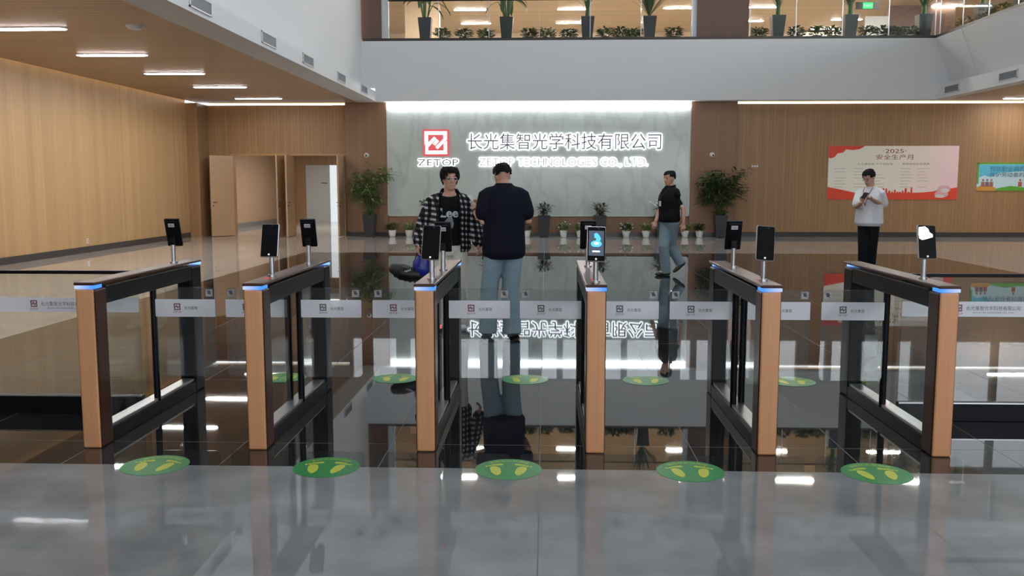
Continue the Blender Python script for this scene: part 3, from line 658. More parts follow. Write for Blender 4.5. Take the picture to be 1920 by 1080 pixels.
terminal(5, 5.63, False, 'face terminal with white glare painted on its screen, on the rightmost gate', 2, 'white')
terminal(0, 6.56, True, 'black back of the face terminal on the leftmost gate')
terminal(1, 6.53, True, 'black back of the face terminal on the far end of the second gate')
terminal(2, 6.06, True, 'black back of the face terminal in front of the plaid shirt waist')
terminal(3, 6.36, True, 'black back of the face terminal half hidden behind the lit blue screen')
terminal(4, 6.35, True, 'black back of the face terminal on the far end of the fifth gate')

# glass barriers either side
def barrier(x0, x1, lx, label):
    t = thing('glass_barrier', label, 'glass barrier', ((x0 + x1) / 2, 6.1, 0), 0, 'glass barriers either side of the gates'); c = (x0 + x1) / 2
    MB().box(x0 - c, x1 - c, -0.03, 0.03, 0.0, 0.125, 0.004).build('base', M['black_metal'], t)
    MB().box(x0 - c, x1 - c, -0.032, -0.028, 0.118, 0.127).build('base_trim', M['silver'], t)
    MB().box(x0 - c, x1 - c, -0.006, 0.006, 0.12, 0.97).build('glass_panel', M['glass_flap'], t)
    MB().box(x0 - c, x1 - c, -0.02, 0.02, 0.962, 0.985, 0.004).build('top_rail', M['black_metal'], t)
    MB().box(x0 - c, x1 - c, -0.0078, -0.0062, 0.70, 0.80).build('white_band', M['white_film'], t)
    for q in lx:
        e = MB(); small_emblem(e, q - c, 0.758, 0.046, -0.0082); me, mm = fit_text('ZETOP', q - 0.029 - c, q + 0.029 - c, 0.714, 0.727, -0.0088); e.mesh(me, mm); e.build('emblem', M['ink_red'], t)
        e = MB(); me, mm = fit_text('长光集智光学科技有限公司', q + 0.05 - c, q + 0.40 - c, 0.742, 0.772, -0.0088); e.mesh(me, mm)
        me, mm = fit_text('ZETOP TECHNOLOGIES CO., LTD.', q + 0.09 - c, q + 0.36 - c, 0.722, 0.732, -0.0088); e.mesh(me, mm); e.build('lettering', M['ink'], t)
barrier(-7.2, -2.763, (-3.49, -5.2), 'glass barrier with black base left of the gates')
barrier(2.354, 7.0, (2.72, 4.6), 'glass barrier with black base right of the gates')

# round floor stickers with footprints
M['st_green'] = mat('green_vinyl', lin(14, 136, 62), 0.35); M['st_yellow'] = mat('yellow_vinyl', lin(196, 206, 60), 0.4)
def sticker(x, y, label):
    t = thing('floor_sticker', label, 'floor sticker', (x, y, 0.0), 0, 'round footprint stickers on the floor')
    MB().tube([(0, 0, 0.0004), (0, 0, 0.002)], 0.185, 40, round_=False).build('disc', M['st_green'], t)
    for s in (-1, 1):
        f = MB(); c = s * 0.068; n = 20; pts = []
        for k in range(n):
            a = 2 * PI * k / n; u = math.sin(a); w = 0.028 + 0.010 * u + (0.004 if u < -0.3 else 0)
            pts.append(Vector((c + s * (0.012 * u) + w * math.cos(a), -0.035 + 0.078 * u, 0)))
        f.loft([[p + Vector((0, 0, 0.0021)) for p in pts], [p + Vector((0, 0, 0.0032)) for p in pts]])
        for k in range(5):
            tx_, ty = c + s * (-0.022 + 0.0195 * k), 0.078 - 0.006 * k - (0.003 if k > 2 else 0) * k; r = 0.0155 - 0.0017 * k
            f.tube([(tx_, ty, 0.0021), (tx_, ty, 0.0032)], r, 10, round_=False)
        f.build('footprint', M['st_yellow'], t)
    tx = MB()
    for k, ch in enumerate('请站在此处刷脸'):
        a = R(42 - 14 * k); me = text_mesh(ch, 0.034, 0, 0, 'CENTER')
        tx.mesh(me, Matrix.Rotation(a, 4, 'Z') @ Matrix.Translation((0, 0.135, 0.0026)) @ Matrix.Rotation(-PI / 2, 4, 'X'))
    tx.build('lettering', M['st_yellow'], t)
fx = [-2.185, -1.215, -0.2, 0.80, 1.81]; nm = ['leftmost lane', 'second lane', 'middle lane', 'fourth lane', 'rightmost lane']
for x, n in zip(fx, nm): sticker(x, 4.93, 'green footprint sticker at the near end of the ' + n)
for x, n in zip((-2.13, -1.21, -0.16, 0.81, 1.97), nm): sticker(x, 7.28, 'green footprint sticker beyond the flaps of the ' + n)
# ------------------------------------------------------------------ people
def solid(b, name, material, parent, voxel=0.008, it=4):
    """one continuous surface grown over the overlapping lofts"""
    o = b.build(name, material, None)
    m = o.modifiers.new('r', 'REMESH'); m.mode = 'VOXEL'; m.voxel_size = voxel
    s = o.modifiers.new('s', 'SMOOTH'); s.factor = 0.5; s.iterations = it
    me = evaluated(o); o.modifiers.clear(); old = o.data; o.data = me; bpy.data.meshes.remove(old)
    me.materials.clear(); me.materials.append(material)
    for p in me.polygons: p.use_smooth = True
    if parent is not None: o.parent = parent
    return o
def ringz(z, rx, ry, yc=0.0, n=20, xc=0.0): return [Vector((xc + rx * math.cos(2 * PI * k / n), yc + ry * math.sin(2 * PI * k / n), z)) for k in range(n)]
HEAD = [(0.0, .026, .026, -.052), (.015, .043, .048, -.042), (.045, .056, .070, -.026), (.085, .066, .086, -.010), (.125, .072, .095, 0), (.165, .073, .096, .004), (.198, .066, .086, .006), (.222, .047, .060, .008), (.235, .018, .022, .008)]
def interp_head(z):
    for a, b in zip(HEAD, HEAD[1:]):
        if a[0] <= z <= b[0]:
            f = (z - a[0]) / (b[0] - a[0]); return tuple(a[i] + (b[i] - a[i]) * f for i in range(4))
    return HEAD[-1]
def hand(b, w, d, nrm, thumb, s=1.0, curl=0.6):
    d = Vector(d).normalized(); nrm = Vector(nrm); nrm = (nrm - d * nrm.dot(d)).normalized(); side = d.cross(nrm)
    if side.dot(Vector(thumb)) < 0: side = -side
    w = Vector(w)
    b.tube([w - d * 0.03, w, w + d * 0.03 * s, w + d * 0.085 * s], [0.026, 0.028, 0.038, 0.042], 14, ref=side, flat=0.42)
    for k, (off, ln) in enumerate(((0.031, .066), (0.0105, .076), (-0.0105, .071), (-0.031, .054))):
        p = w + d * (0.085 - (0.004 if k in (0, 3) else 0)) * s + side * off * s; pts = [p - d * 0.02]; a = 0.15 + 0.06 * k
        for f in (0.45, 0.32, 0.23):
            pts.append(pts[-1] + (d * math.cos(a) + nrm * math.sin(a)) * (ln * f * s + (0.02 if len(pts) == 1 else 0))); a += curl
        b.tube(pts, [.0098, .0095, .0088, .0078], 8)
    p = w + d * 0.022 * s + side * 0.026 * s; q = (d * 0.65 + side * 0.75 + nrm * 0.2).normalized(); q2 = (d * 0.9 + side * 0.2 + nrm * 0.4).normalized()
    b.tube([p - q * 0.012, p + q * 0.035 * s, p + q * 0.035 * s + q2 * 0.032 * s], [.0135, .0115, .009], 8)

def person(label, loc, rz, H, arms, legs, yaw, pitch, skin='skin', up=0.0, hd=-0.026):
    s = H / 1.75
    t = thing('person', label, 'person', loc, rz)
    inv = Matrix.Rotation(-rz, 3, 'Z')
    L = lambda v: inv @ Vector(v)
    b = MB()
    b.loft([ringz(z * s, rx, ry, yc) for z, rx, ry, yc in ((.84, .10, .08, 0), (.88, .155, .10, 0), (.96, .165, .11, 0), (1.08, .142, .098, 0), (1.2, .155, .108, -.005), (1.34, .175, .105, 0), (1.39 + up, .150, .09, .005), (1.44 + up, .10, .07, .01), (1.475 + up * .6, .062, .06, .01), (1.53, .055, .057, .005), (1.58, .05, .052, .0))])
    pv = Vector((0, 0.01, 1.53 * s))
    HM = Matrix.Translation(pv) @ Matrix.Rotation(yaw, 4, 'Z') @ Matrix.Rotation(pitch, 4, 'X') @ Matrix.Translation((0, -0.016, hd * s)) @ Matrix.Diagonal((s, s, s, 1))
    h = MB(); h.loft([ringz(z, rx, ry, yc, 24) for z, rx, ry, yc in HEAD])
    h.tube([(0, -.090, .132), (0, -.101, .11), (0, -.112, .088)], [.007, .010, .014], 10)
    h.tube([(-.016, -.092, .083), (.016, -.092, .083)], [.008, .008], 8)
    h.tube([(-.02, -.084, .048), (0, -.090, .050), (.02, -.084, .048)], [.008, .010, .008], 8)
    for x in (-1, 1):
        h.ell((x * .075, .008, .112), .010, .020, .032, 10, 8)
        h.tube([(x * .015, -.092, .142), (x * .05, -.078, .140)], [.009, .009], 8)
    h.xf(HM); h_me = bpy.data.meshes.new('h'); h.bm.to_mesh(h_me); h.bm.free(); b.mesh(h_me); bpy.data.meshes.remove(h_me)
    A = []
    for sg_, el, wr, hd, nrm, th in arms:
        sh = Vector((sg_ * .180 * s, 0.005, (1.375 + up) * s)); el, wr, hd, nrm, th = L(el), L(wr), L(hd), L(nrm), L(th)
        b.tube([sh + Vector((-sg_ * .07 * s, 0, .03)), sh, (sh + el) / 2, el, (el * .55 + wr * .45), wr], [.045, .052, .046, .041, .040, .029], 14)
        hand(b, wr, hd, nrm, th, s); A.append((sg_, sh, el, wr))
    G = []
    for hx, kn, an, fd in legs:
        hp = Vector((hx, 0, .90 * s)); kn, an, fd = L(kn), L(an), L(fd)
        b.tube([hp, (hp + kn) / 2, kn, (kn * .6 + an * .4), an], [.09, .076, .056, .054, .036], 14)
        b.tube([an, an + fd * 0.08 + Vector((0, 0, -.035))], [.034, .03], 10)
        G.append((hp, kn, an, fd))
    body = solid(b, 'body', M[skin], t, 0.0062, 3)
    return t, s, HM, A, G, body

def hair_cap(t, HM, front, nape, side, puff=0.012, seed=1, name='hair', locks=0, drop=0.018):
    rnd = random.Random(seed); b = MB(); n = 32; zs = [i * 0.0085 for i in range(4, 28)]
    V = []
    for z in zs:
        _, rx, ry, yc = interp_head(z); row = []
        for k in range(n):
            a = 2 * PI * k / n; p = puff * (1.0 + 0.30 * math.sin(PI * min(z / .235, 1))) + rnd.uniform(-.0025, .0035) + 0.004 * math.sin(a * 7 + z * 60)
            row.append(b.bm.verts.new(((rx + p) * math.cos(a), yc + (ry + p) * math.sin(a), z + puff * .9 * max(0, (z - .1) / .13))))
        V.append(row)
    for i in range(len(zs) - 1):
        for k in range(n):
            a = 2 * PI * (k + .5) / n; z = zs[i]; ca, sa = math.cos(a), math.sin(a)
            lim = front if sa < -0.62 else (side if sa < 0.25 else nape)
            if -0.80 < sa < -0.5 and abs(ca) > .5: lim = min(front, side + 0.03)
            if z >= lim + 0.010 * math.sin(a * 5 + seed) + rnd.uniform(-.006, .006): b.bm.faces.new((V[i][k], V[i][(k + 1) % n], V[i + 1][(k + 1) % n], V[i + 1][k]))
    b.bm.faces.new(V[-1])
    for k in range(locks):                        # loose locks over the cap
        a = rnd.uniform(0, 2 * PI); sa, ca = math.sin(a), math.cos(a); lim = front if sa < -0.55 else (side if sa < 0.25 else nape)
        z0 = rnd.uniform(max(lim, .15), .225); z1 = max(lim - rnd.uniform(-.012, drop), z0 - .09); pts = []
        for f in (0, .35, .7, 1):
            z = z0 + (z1 - z0) * f; _, rx, ry, yc = interp_head(z); p = puff * 1.25 + .003; aa = a + .25 * f * (1 if k % 2 else -1); pts.append((math.cos(aa) * (rx + p), yc + math.sin(aa) * (ry + p), z + puff * .9 * max(0, (z - .1) / .13)))
        b.tube(pts, [.006, .008, .007, .002], 6)
    bmesh.ops.delete(b.bm, geom=[v for v in b.bm.verts if not v.link_faces], context='VERTS')
    b.xf(HM); o = b.build(name, M['hair'], t, True)
    m = o.modifiers.new('s', 'SOLIDIFY'); m.thickness = 0.012; m.offset = -0.5
    me = evaluated(o); o.modifiers.clear(); o.data = me; return o
def face_parts(t, HM, brow=True):
    for x in (-1, 1):
        MB().ell((x * .032, -.088, .121), .013, .006, .0062, 10, 8).xf(HM).build('eye', M['eye'], t, True)
        MB().tube([(x * .016, -.098, .142), (x * .034, -.095, .147), (x * .052, -.082, .142)], [.003, .0038, .002], 6, flat=0.7).xf(HM).build('eyebrow', M['hair'], t, True)
    MB().tube([(-.023, -.0885, .049), (0, -.098, .050), (.023, -.0885, .049)], [.003, .005, .003], 8, flat=.8).xf(HM).build('mouth', M['lip'], t, True)
def glasses(t, HM):
    b = MB()
    for x in (-1, 1):
        pts = [(x * .034 + .024 * math.cos(2 * PI * k / 16), -.106 + .008 * abs(math.cos(2 * PI * k / 16)), .118 + .017 * math.sin(2 * PI * k / 16)) for k in range(17)]
        b.tube(pts, 0.0022, 6, round_=False); b.tube([(x * .058, -.098, .122), (x * .078, -.02, .124), (x * .079, .012, .118)], 0.0020, 6)
    b.tube([(-.010, -.106, .120), (0, -.110, .123), (.010, -.106, .120)], 0.002, 6); g = b.xf(HM).build('glasses', M['chrome'], t, True)
    l = MB(); [l.ell((x * .034, -.105, .118), .022, .002, .0155, 14, 8) for x in (-1, 1)]; l.xf(HM).build('glasses_lens', M['lens'], g, True)
def torso_cloth(name, material, t, s, A, rings, sleeve, radii, voxel=0.009, dip=0.0):
    b = MB(); RR = [ringz(z * s, rx, ry, yc, 24) for z, rx, ry, yc in rings]
    for i_, w_ in ((-1, 1.0), (-2, .45)):
        for p in RR[i_]: p.z -= dip * w_ * max(0, -p.y / rings[i_][2])
    b.loft(RR)
    for (sg_, sh, el, wr) in A:
        s1 = sh + Vector((-sg_ * 0.105, 0.004, 0.062)); st = sh + Vector((-sg_ * 0.035, 0.002, 0.020))
        if sleeve <= 1: e = sh + (el - sh) * sleeve; b.tube([s1, st, sh, (sh + e) / 2, e], [radii[0] * .5, radii[0] * .82, radii[0] * .93, (radii[0] + radii[1]) / 2, radii[1]], 16)
        else:
            e = el + (wr - el) * (sleeve - 1); b.tube([s1, st, sh, (sh + el) / 2, el, (el + e) / 2, e], [radii[0] * .5, radii[0] * .82, radii[0] * .93, radii[0], radii[1] * 1.05, radii[1] * 1.0, radii[1] * .9], 16)
    return solid(b, name, material, t, voxel, 5)
def trousers(t, s, G, material, wide, waist=1.0, hem=-0.045):
    b = MB(); b.loft([ringz(z * s, rx, ry, 0, 20) for z, rx, ry in ((.80, .13, .10), (.86, .172, .122), (.95, .178, .124), (waist, .168, .115))])
    for hp, kn, an, fd in G:
        e = an + (an - kn).normalized() * (-hem); e.z = max(e.z, 0.028)
        b.tube([hp, (hp + kn) / 2, kn, (kn + e) / 2, e], [wide[0], wide[1], wide[2], wide[3], wide[4]], 16, round_=False)
    return solid(b, 'trousers', material, t, 0.010, 4)
def shoes(t, G, material):
    for hp, kn, an, fd in G:
        f = fd.normalized(); up = Vector((0, 0, 1)) if an.z < .15 else (kn - an).normalized(); base = an - up * 0.055
        if an.z < .15: base.z = 0.028
        sd = f.cross(up)
        b = MB(); b.tube([base - f * .065, base - f * .02, base + f * .06, base + f * .13, base + f * .175], [.036, .042, .047, .047, .036], 14, ref=sd, flat=0.75)
        b.tube([base - f * .03, an + up * .02], [.040, .042], 12)
        if an.z < .15: bmesh.ops.transform(b.bm, matrix=Matrix.Identity(4), verts=b.bm.verts); [setattr(v.co, 'z', max(v.co.z, 0.002)) for v in b.bm.verts]
        o = solid(b, 'shoe', material, t, 0.008, 2)
def lanyard(t, s, body_me, badge_z, xoff, strap, y_extra=0.0):
    tree = BVHTree.FromPolygons([v.co for v in body_me.vertices], [p.vertices for p in body_me.polygons])
    def hit(x, z):
        h = tree.ray_cast(Vector((x, -1, z)), Vector((0, 1, 0)))[0]; return (h.y if h else -0.1) - 0.006
    b = MB()
    for sx in (-1, 1):
        pts = []
        for k in range(9):
            f = k / 8; x = sx * (.075 * (1 - f)) + xoff * f; z = (1.455 * s) * (1 - f) + (badge_z + .045) * f; pts.append((x, hit(x, z), z))
        b.tube(pts, 0.0065, 6, ref=(1, 0, 0), flat=.35)
    lo = b.build('lanyard', strap, t)
    y = hit(xoff, badge_z) - 0.004
    MB().box(xoff - .028, xoff + .028, y - .004, y, badge_z - .045, badge_z + .045, .002).build('badge', M['badge'], lo)
M['eye'] = mat('dark_eye', (0.02, 0.015, 0.012), 0.2); M['lip'] = mat('lip', lin(170, 108, 100), 0.5); M['lens'] = glassy('spectacle_lens', (0.9, 0.9, 0.92), 1.6)
M['navy'] = mat('navy_cotton', (0.010, 0.011, 0.020), 0.9, spec=0.15, noise=0.15, nscale=14); M['blacktee'] = mat('black_cotton', (0.009, 0.009, 0.011), 0.9, spec=0.15, noise=0.15, nscale=14)
M['whitetee'] = mat('white_cotton', (0.72, 0.73, 0.75), 0.9, spec=0.15, noise=0.04, nscale=12); M['cream'] = mat('cream_cotton', lin(240, 236, 224), 0.9, spec=0.15, noise=0.05, nscale=12)
M['jeans'] = mat('light_blue_denim', lin(138, 160, 172), 0.9, spec=0.15, noise=0.16, nscale=9); M['blackpants'] = mat('black_trouser_cloth', (0.008, 0.008, 0.010), 0.85, spec=0.2)
M['jeans_mid'] = mat('mid_blue_denim', lin(122, 142, 152), 0.9, spec=0.15, noise=0.18, nscale=9)
M['blackshoe'] = mat('black_shoe', (0.012, 0.012, 0.013), 0.4); M['badge'] = mat('white_badge', (0.8, 0.8, 0.8), 0.35); M['redstrap'] = mat('red_strap', lin(170, 70, 60), 0.6); M['blackstrap'] = mat('black_strap', (0.012, 0.012, 0.012), 0.6)
M['tee_print'] = mat('pale_print', lin(205, 214, 216), 0.7)
def plaid():
    m = mat('black_white_check', (0.01, 0.01, 0.014), 0.9, spec=0.15); k = NT(m); vec, o = k.xyz()
    fx = k.math('FRACT', k.math('MULTIPLY', k.math('ADD', o[0], k.math('MULTIPLY', o[1], 0.6)), 1 / 0.058)); fz = k.math('FRACT', k.math('MULTIPLY', k.math('ADD', o[2], k.math('MULTIPLY', o[0], 0.12)), 1 / 0.058))
    a = k.math('LESS_THAN', fx, 0.42); c = k.math('LESS_THAN', fz, 0.42)
    both = k.math('MULTIPLY', a, c); one = k.math('MULTIPLY', k.math('ADD', a, c), 0.03)
    v = k.math('ADD', k.math('MULTIPLY', both, 0.46), k.math('ADD', one, 0.010))
    cc = k.n('ShaderNodeCombineColor'); [k.l(v, cc.inputs[i]) for i in range(2)]; k.l(k.math('MULTIPLY', v, 1.08), cc.inputs[2]); k.l(cc.outputs[0], k.b.inputs['Base Color']); return m
M['plaid'] = plaid()
TEE = ((.79, .165, .118, 0), (.84, .198, .136, 0), (.95, .196, .132, 0), (1.1, .188, .124, 0), (1.25, .196, .132, -.006), (1.33, .192, .122, 0), (1.39, .168, .105, .006), (1.44, .115, .086, .010), (1.475, .084, .076, .012), (1.495, .072, .070, .012))
# --- man in the plaid shirt, facing us with his head turned a little to his left
PX, PY = -1.03, 9.85
t, s, HM, A, G, body = person('man with glasses in open black and white checked shirt facing us, carrying a blue bag', (PX, PY, 0), R(6), 1.755,
    [(-1, (-.275, .02, 1.16), (-.325, -.06, .945), (-.12, -.12, -1), (1, 0, 0), (0, -1, 0)), (1, (.255, .03, 1.165), (.315, -.03, .945), (.1, -.1, -1), (-1, 0, 0), (0, -1, 0))],
    [(-.095, (-.10, -.02, .49), (-.11, .01, .085), (-.15, -1, 0)), (.095, (.10, -.02, .49), (.12, .01, .085), (.2, -1, 0))], R(14), R(3))
hair_cap(t, HM, .180, .060, .112, .016, 3, locks=70, drop=.008); face_parts(t, HM); glasses(t, HM)
tee = torso_cloth('t_shirt', M['blacktee'], t, s, A, tuple((z if z > .85 else z + .09, rx * .93, ry * .95, yc) for z, rx, ry, yc in TEE[:-2]) + ((1.462, .092, .083, .012),), .55, (.068, .07), dip=.04)
jk = torso_cloth('checked_shirt', M['plaid'], t, s, A, ((.84, .20, .142, .01), (.88, .225, .155, .01), (1.0, .218, .148, .01), (1.15, .208, .140, .005), (1.26, .210, .144, 0), (1.345, .200, .130, .004), (1.405, .172, .112, .01), (1.455, .120, .093, .016), (1.49, .094, .082, .022), (1.515, .082, .074, .026)), 1.93, (.078, .074))
bmx = bmesh.new(); bmx.from_mesh(jk.data)
kill = [f for f in bmx.faces if (lambda c: c.y < 0.0 and -0.112 - 0.02 * max(0, 1.2 - c.z) < c.x < 0.106 + 0.02 * max(0, 1.2 - c.z) )(f.calc_center_median()) or f.calc_center_median().z < .862 * s and f.normal.z < -0.6 and abs(f.calc_center_median().x) < .19]
bmesh.ops.delete(bmx, geom=kill, context='FACES'); bmx.to_mesh(jk.data); bmx.free()
mo = jk.modifiers.new('s', 'SOLIDIFY'); mo.thickness = 0.006; mo.offset = 1; me = evaluated(jk); jk.modifiers.clear(); jk.data = me
tree = BVHTree.FromPolygons([v.co for v in tee.data.vertices], [p.vertices for p in tee.data.polygons])
def on_chest(me, off=0.003):
    b = MB().mesh(me)
    for v in b.bm.verts:
        h = tree.ray_cast(Vector((v.co.x, -1, v.co.z)), Vector((0, 1, 0)))[0]
        v.co.y = (h.y if h else v.co.y) - off
    return b
lt = text_mesh('Lee', 1.0, 0, .028); lb_ = bbox(lt); kx, kz = .19 / (lb_[1] - lb_[0]), .098 / (lb_[3] - lb_[2]); me = lt; mm = Matrix.Translation((-.098, -.2, 1.215)) @ Matrix.Diagonal((kx, 1, kz, 1)) @ Matrix.Translation((-lb_[0], 0, -lb_[2])); mc = me.copy(); mc.transform(mm)
pr = on_chest(mc).build('chest_lettering', M['tee_print'], tee, fixn=False)
fg = MB().prism([(-.05, 1.10), (.035, 1.10), (.045, 1.15), (.03, 1.215), (.0, 1.235), (-.03, 1.20), (-.065, 1.16)], -.2, -.199); tmpm = bpy.data.meshes.new('x'); bmesh.ops.subdivide_edges(fg.bm, edges=fg.bm.edges[:], cuts=3); fg.bm.to_mesh(tmpm)
on_chest(tmpm, .0022).build('chest_print', mat('faded_print', lin(140, 148, 152), 0.8, noise=0.5, nscale=50), tee, fixn=False)
trousers(t, s, G, M['cream'], (.100, .092, .086, .086, .088), .98); shoes(t, G, M['whitetee'])
# what he carries
wr = t.matrix_basis @ A[0][3]
hx_, hy_ = wr.x - .010, wr.y - .018
bag = thing('carrier_bag', 'crumpled blue bag held in the right hand of the man in the checked shirt', 'bag', (hx_ + .035, hy_ + .02, .585))
b = MB(); rn = random.Random(5); rings = []
for z, rx, ry in ((0, .05, .035), (.012, .088, .055), (.08, .098, .06), (.15, .085, .05), (.21, .06, .035), (.25, .03, .02)):
    rings.append([Vector(((rx + rn.uniform(-.012, .012)) * math.cos(2 * PI * k / 18), (ry + rn.uniform(-.01, .01)) * math.sin(2 * PI * k / 18), z)) for k in range(18)])
M['bluebag'] = mat('blue_plastic', lin(28, 40, 150), 0.3, noise=0.3, nscale=30); M['bag_ink'] = mat('pale_bag_print', lin(120, 140, 210), 0.4)
b.loft(rings); bg_ = b.build('sack', M['bluebag'], bag, True)
MB().tube([(-.03, 0, .23), (-.045, 0, .285), (-.035, 0, .315), (-.02, 0, .285), (.02, 0, .23)], [.010, .007, .006, .007, .010], 8).build('handle', M['bluebag'], bag, True)
pk = MB(); me, mm = fit_text('~≈~', -.03, .055, .08, .11, -.068); pk.mesh(me, mm); pk.build('print', M['bag_ink'], bg_)
bp = thing('backpack', 'black quilted backpack hanging from the hand of the man in the checked shirt', 'backpack', (hx_ - .135, hy_ + .03, .50))
b = MB()
b.tube([(-.13, 0, .16), (-.05, 0, .13), (.06, 0, .10), (.20, .01, .09)], [.075, .108, .10, .065], 18, flat=.85)
M['quilt'] = mat('black_quilted_nylon', (0.010, 0.010, 0.011), 0.42); o = solid(b, 'body', M['quilt'], bp, .01, 3)
for k in range(5): x = -.12 + .055 * k; r_ = (.088, .104, .102, .098, .088)[k]; MB().tube([(x, -.80 * r_ * math.cos(a), .155 - .016 * k + r_ * .93 * math.sin(a)) for a in [(-75 + 14 * j) * PI / 180 for j in range(8)]], .009, 8).build('quilted_seam', M['quilt'], bp, True)
MB().tube([(.10, -.02, .18), (.11, -.03, .28), (.135, -.02, .36), (.155, -.02, .385), (.17, -.01, .30), (.16, 0, .16)], .010, 8, flat=.5).build('strap', M['blackstrap'], bp, True)
b = MB(); [b.box(.0 + .018 * k, .01 + .018 * k, -.100, -.092, .13 + .006 * k, .148 + .006 * k) for k in range(4)]; b.build('zip_pull', M['silver'], bp)
# --- man in the navy t-shirt seen from behind, head bent to his phone
NX, NY = -.425, 9.35
t, s, HM, A, G, body = person('man in navy t-shirt and pale jeans seen from behind, looking at his phone', (NX, NY, 0), R(188), 1.79,
    [(1, (-.215, -.05, 1.185), (-.305, .10, 1.30), (-.1, .8, .5), (.75, -.2, .6), (.3, 0, 1)), (-1, (.245, .06, 1.19), (.17, .26, 1.10), (-.7, .6, .3), (-.2, 0, 1), (0, 0, 1))],
    [(.095, (-.15, .01, .49), (-.165, -.01, .085), (-.3, 1, 0)), (-.095, (.07, .0, .49), (.085, -.02, .085), (.25, 1, 0))], R(20), R(14), up=.048, hd=-.030)
hair_cap(t, HM, .178, .125, .145, .010, 9); face_parts(t, HM); glasses(t, HM)
torso_cloth('t_shirt', M['navy'], t, s, A, tuple((z + (.048 if z > 1.2 else 0), rx * 1.13, ry * 1.12, yc) for z, rx, ry, yc in TEE), .66, (.082, .088))
trousers(t, s, G, M['jeans'], (.106, .098, .094, .094, .096), .98); shoes(t, G, M['blackshoe'])
wr = A[0][3]; ax = (A[0][3] - A[0][2]).normalized(); c = wr - ax * .02
wb_ = MB().tube([c - ax * .012, c + ax * .012], [.036, .036], 16, round_=False).build('wrist_watch', M['blackstrap'], t)
wl = t.matrix_basis @ (A[0][3]); 
ph = thing('phone', 'pale phone held up by the man in the navy t-shirt', 'phone', (wl.x - .020, wl.y + .085, wl.z + .09)); ph.rotation_euler = (R(-35), 0, R(62))
MB().box(-.036, .036, -.004, .004, -.075, .075, .004).build('case', M['white_plastic'], ph); MB().box(-.033, .033, .004, .0046, -.07, .07).build('screen', M['black_gloss'], ph)
# --- man in the black polo, walking to the left
QX, QY = 2.13, 15.9
t, s, HM, A, G, body = person('man in black polo shirt and blue jeans walking left past the right tall plant', (QX, QY, 0), R(-58), 1.80,
    [(1, (-.155, .06, 1.14), (-.235, -.02, .93), (-.3, -.1, -1), (0, 1, 0), (-1, -.3, 0)), (-1, (.215, -.10, 1.15), (.22, -.12, .90), (-.05, -.05, -1), (0, 1, 0), (-1, -.3, 0))],
    [(-.09, (-.10, -.09, .50), (-.06, -.06, .085), (-1, -.4, 0)), (.09, (.04, .07, .50), (.20, .05, .22), (-.75, -.3, -.6))], R(0), R(4))
hair_cap(t, HM, .180, .105, .138, .010, 5); face_parts(t, HM)
po_ = torso_cloth('polo_shirt', M['blacktee'], t, s, A, tuple((z + .1 * (z < .9) , rx * 1.08, ry * 1.34, yc - .012) for z, rx, ry, yc in TEE), .72, (.082, .092))
MB().tube([(.082 * math.cos(a), .010 + .074 * math.sin(a), 1.49 * s - .012 * math.sin(a) * -1) for a in [(-80 + 20 * k) * PI / 180 for k in range(18)]], .014, 8, flat=1.0).build('collar', M['blacktee'], t, True)
trousers(t, s, G, M['jeans_mid'], (.108, .100, .092, .088, .088), 1.0); shoes(t, G, M['blackshoe']); lanyard(t, s, po_.data, 1.235, -.02, M['blackstrap'])
# --- man in the white t-shirt reading his phone
RX, RY = 5.27, 15.2
t, s, HM, A, G, body = person('man in loose white t-shirt and black trousers bent over his phone before the banner', (RX, RY, 0), R(-46), 1.82,
    [(1, (.205, -.06, 1.22), (-.055, -.27, 1.325), (-1, -.25, .25), (0, .3, 1), (.2, -.4, 1)), (-1, (-.225, -.06, 1.20), (-.215, -.25, 1.27), (.15, -.5, .8), (.6, .5, .2), (0, -.2, 1))],
    [(-.085, (-.08, -.02, .50), (-.065, .01, .085), (-.5, -1, 0)), (.085, (.07, .0, .50), (.07, .03, .085), (-.2, -1, 0))], R(-6), R(24))
hair_cap(t, HM, .178, .100, .138, .012, 12); face_parts(t, HM); glasses(t, HM)
wt = torso_cloth('t_shirt', M['whitetee'], t, s, A, tuple((z + .06 * (z < .9), rx * (1.04 if z > 1.2 else 1.2), ry * 1.14, yc) for z, rx, ry, yc in TEE[:-1]), .82, (.066, .082), dip=.02)
trousers(t, s, G, M['blackpants'], (.100, .090, .080, .074, .070), 1.0); shoes(t, G, M['blackshoe']); lanyard(t, s, wt.data, 1.17, .0, M['redstrap'])
w1 = t.matrix_basis @ A[1][3]
ph = thing('phone', 'dark phone held in both hands by the man in the white t-shirt', 'phone', (w1.x + .02, w1.y - .075, w1.z + .115)); ph.rotation_euler = (R(-55), R(10), R(-40))
MB().box(-.037, .037, -.004, .004, -.078, .078, .004).build('case', M['black_metal'], ph); MB().box(-.034, .034, .004, .0046, -.073, .073).build('screen', M['black_gloss'], ph)
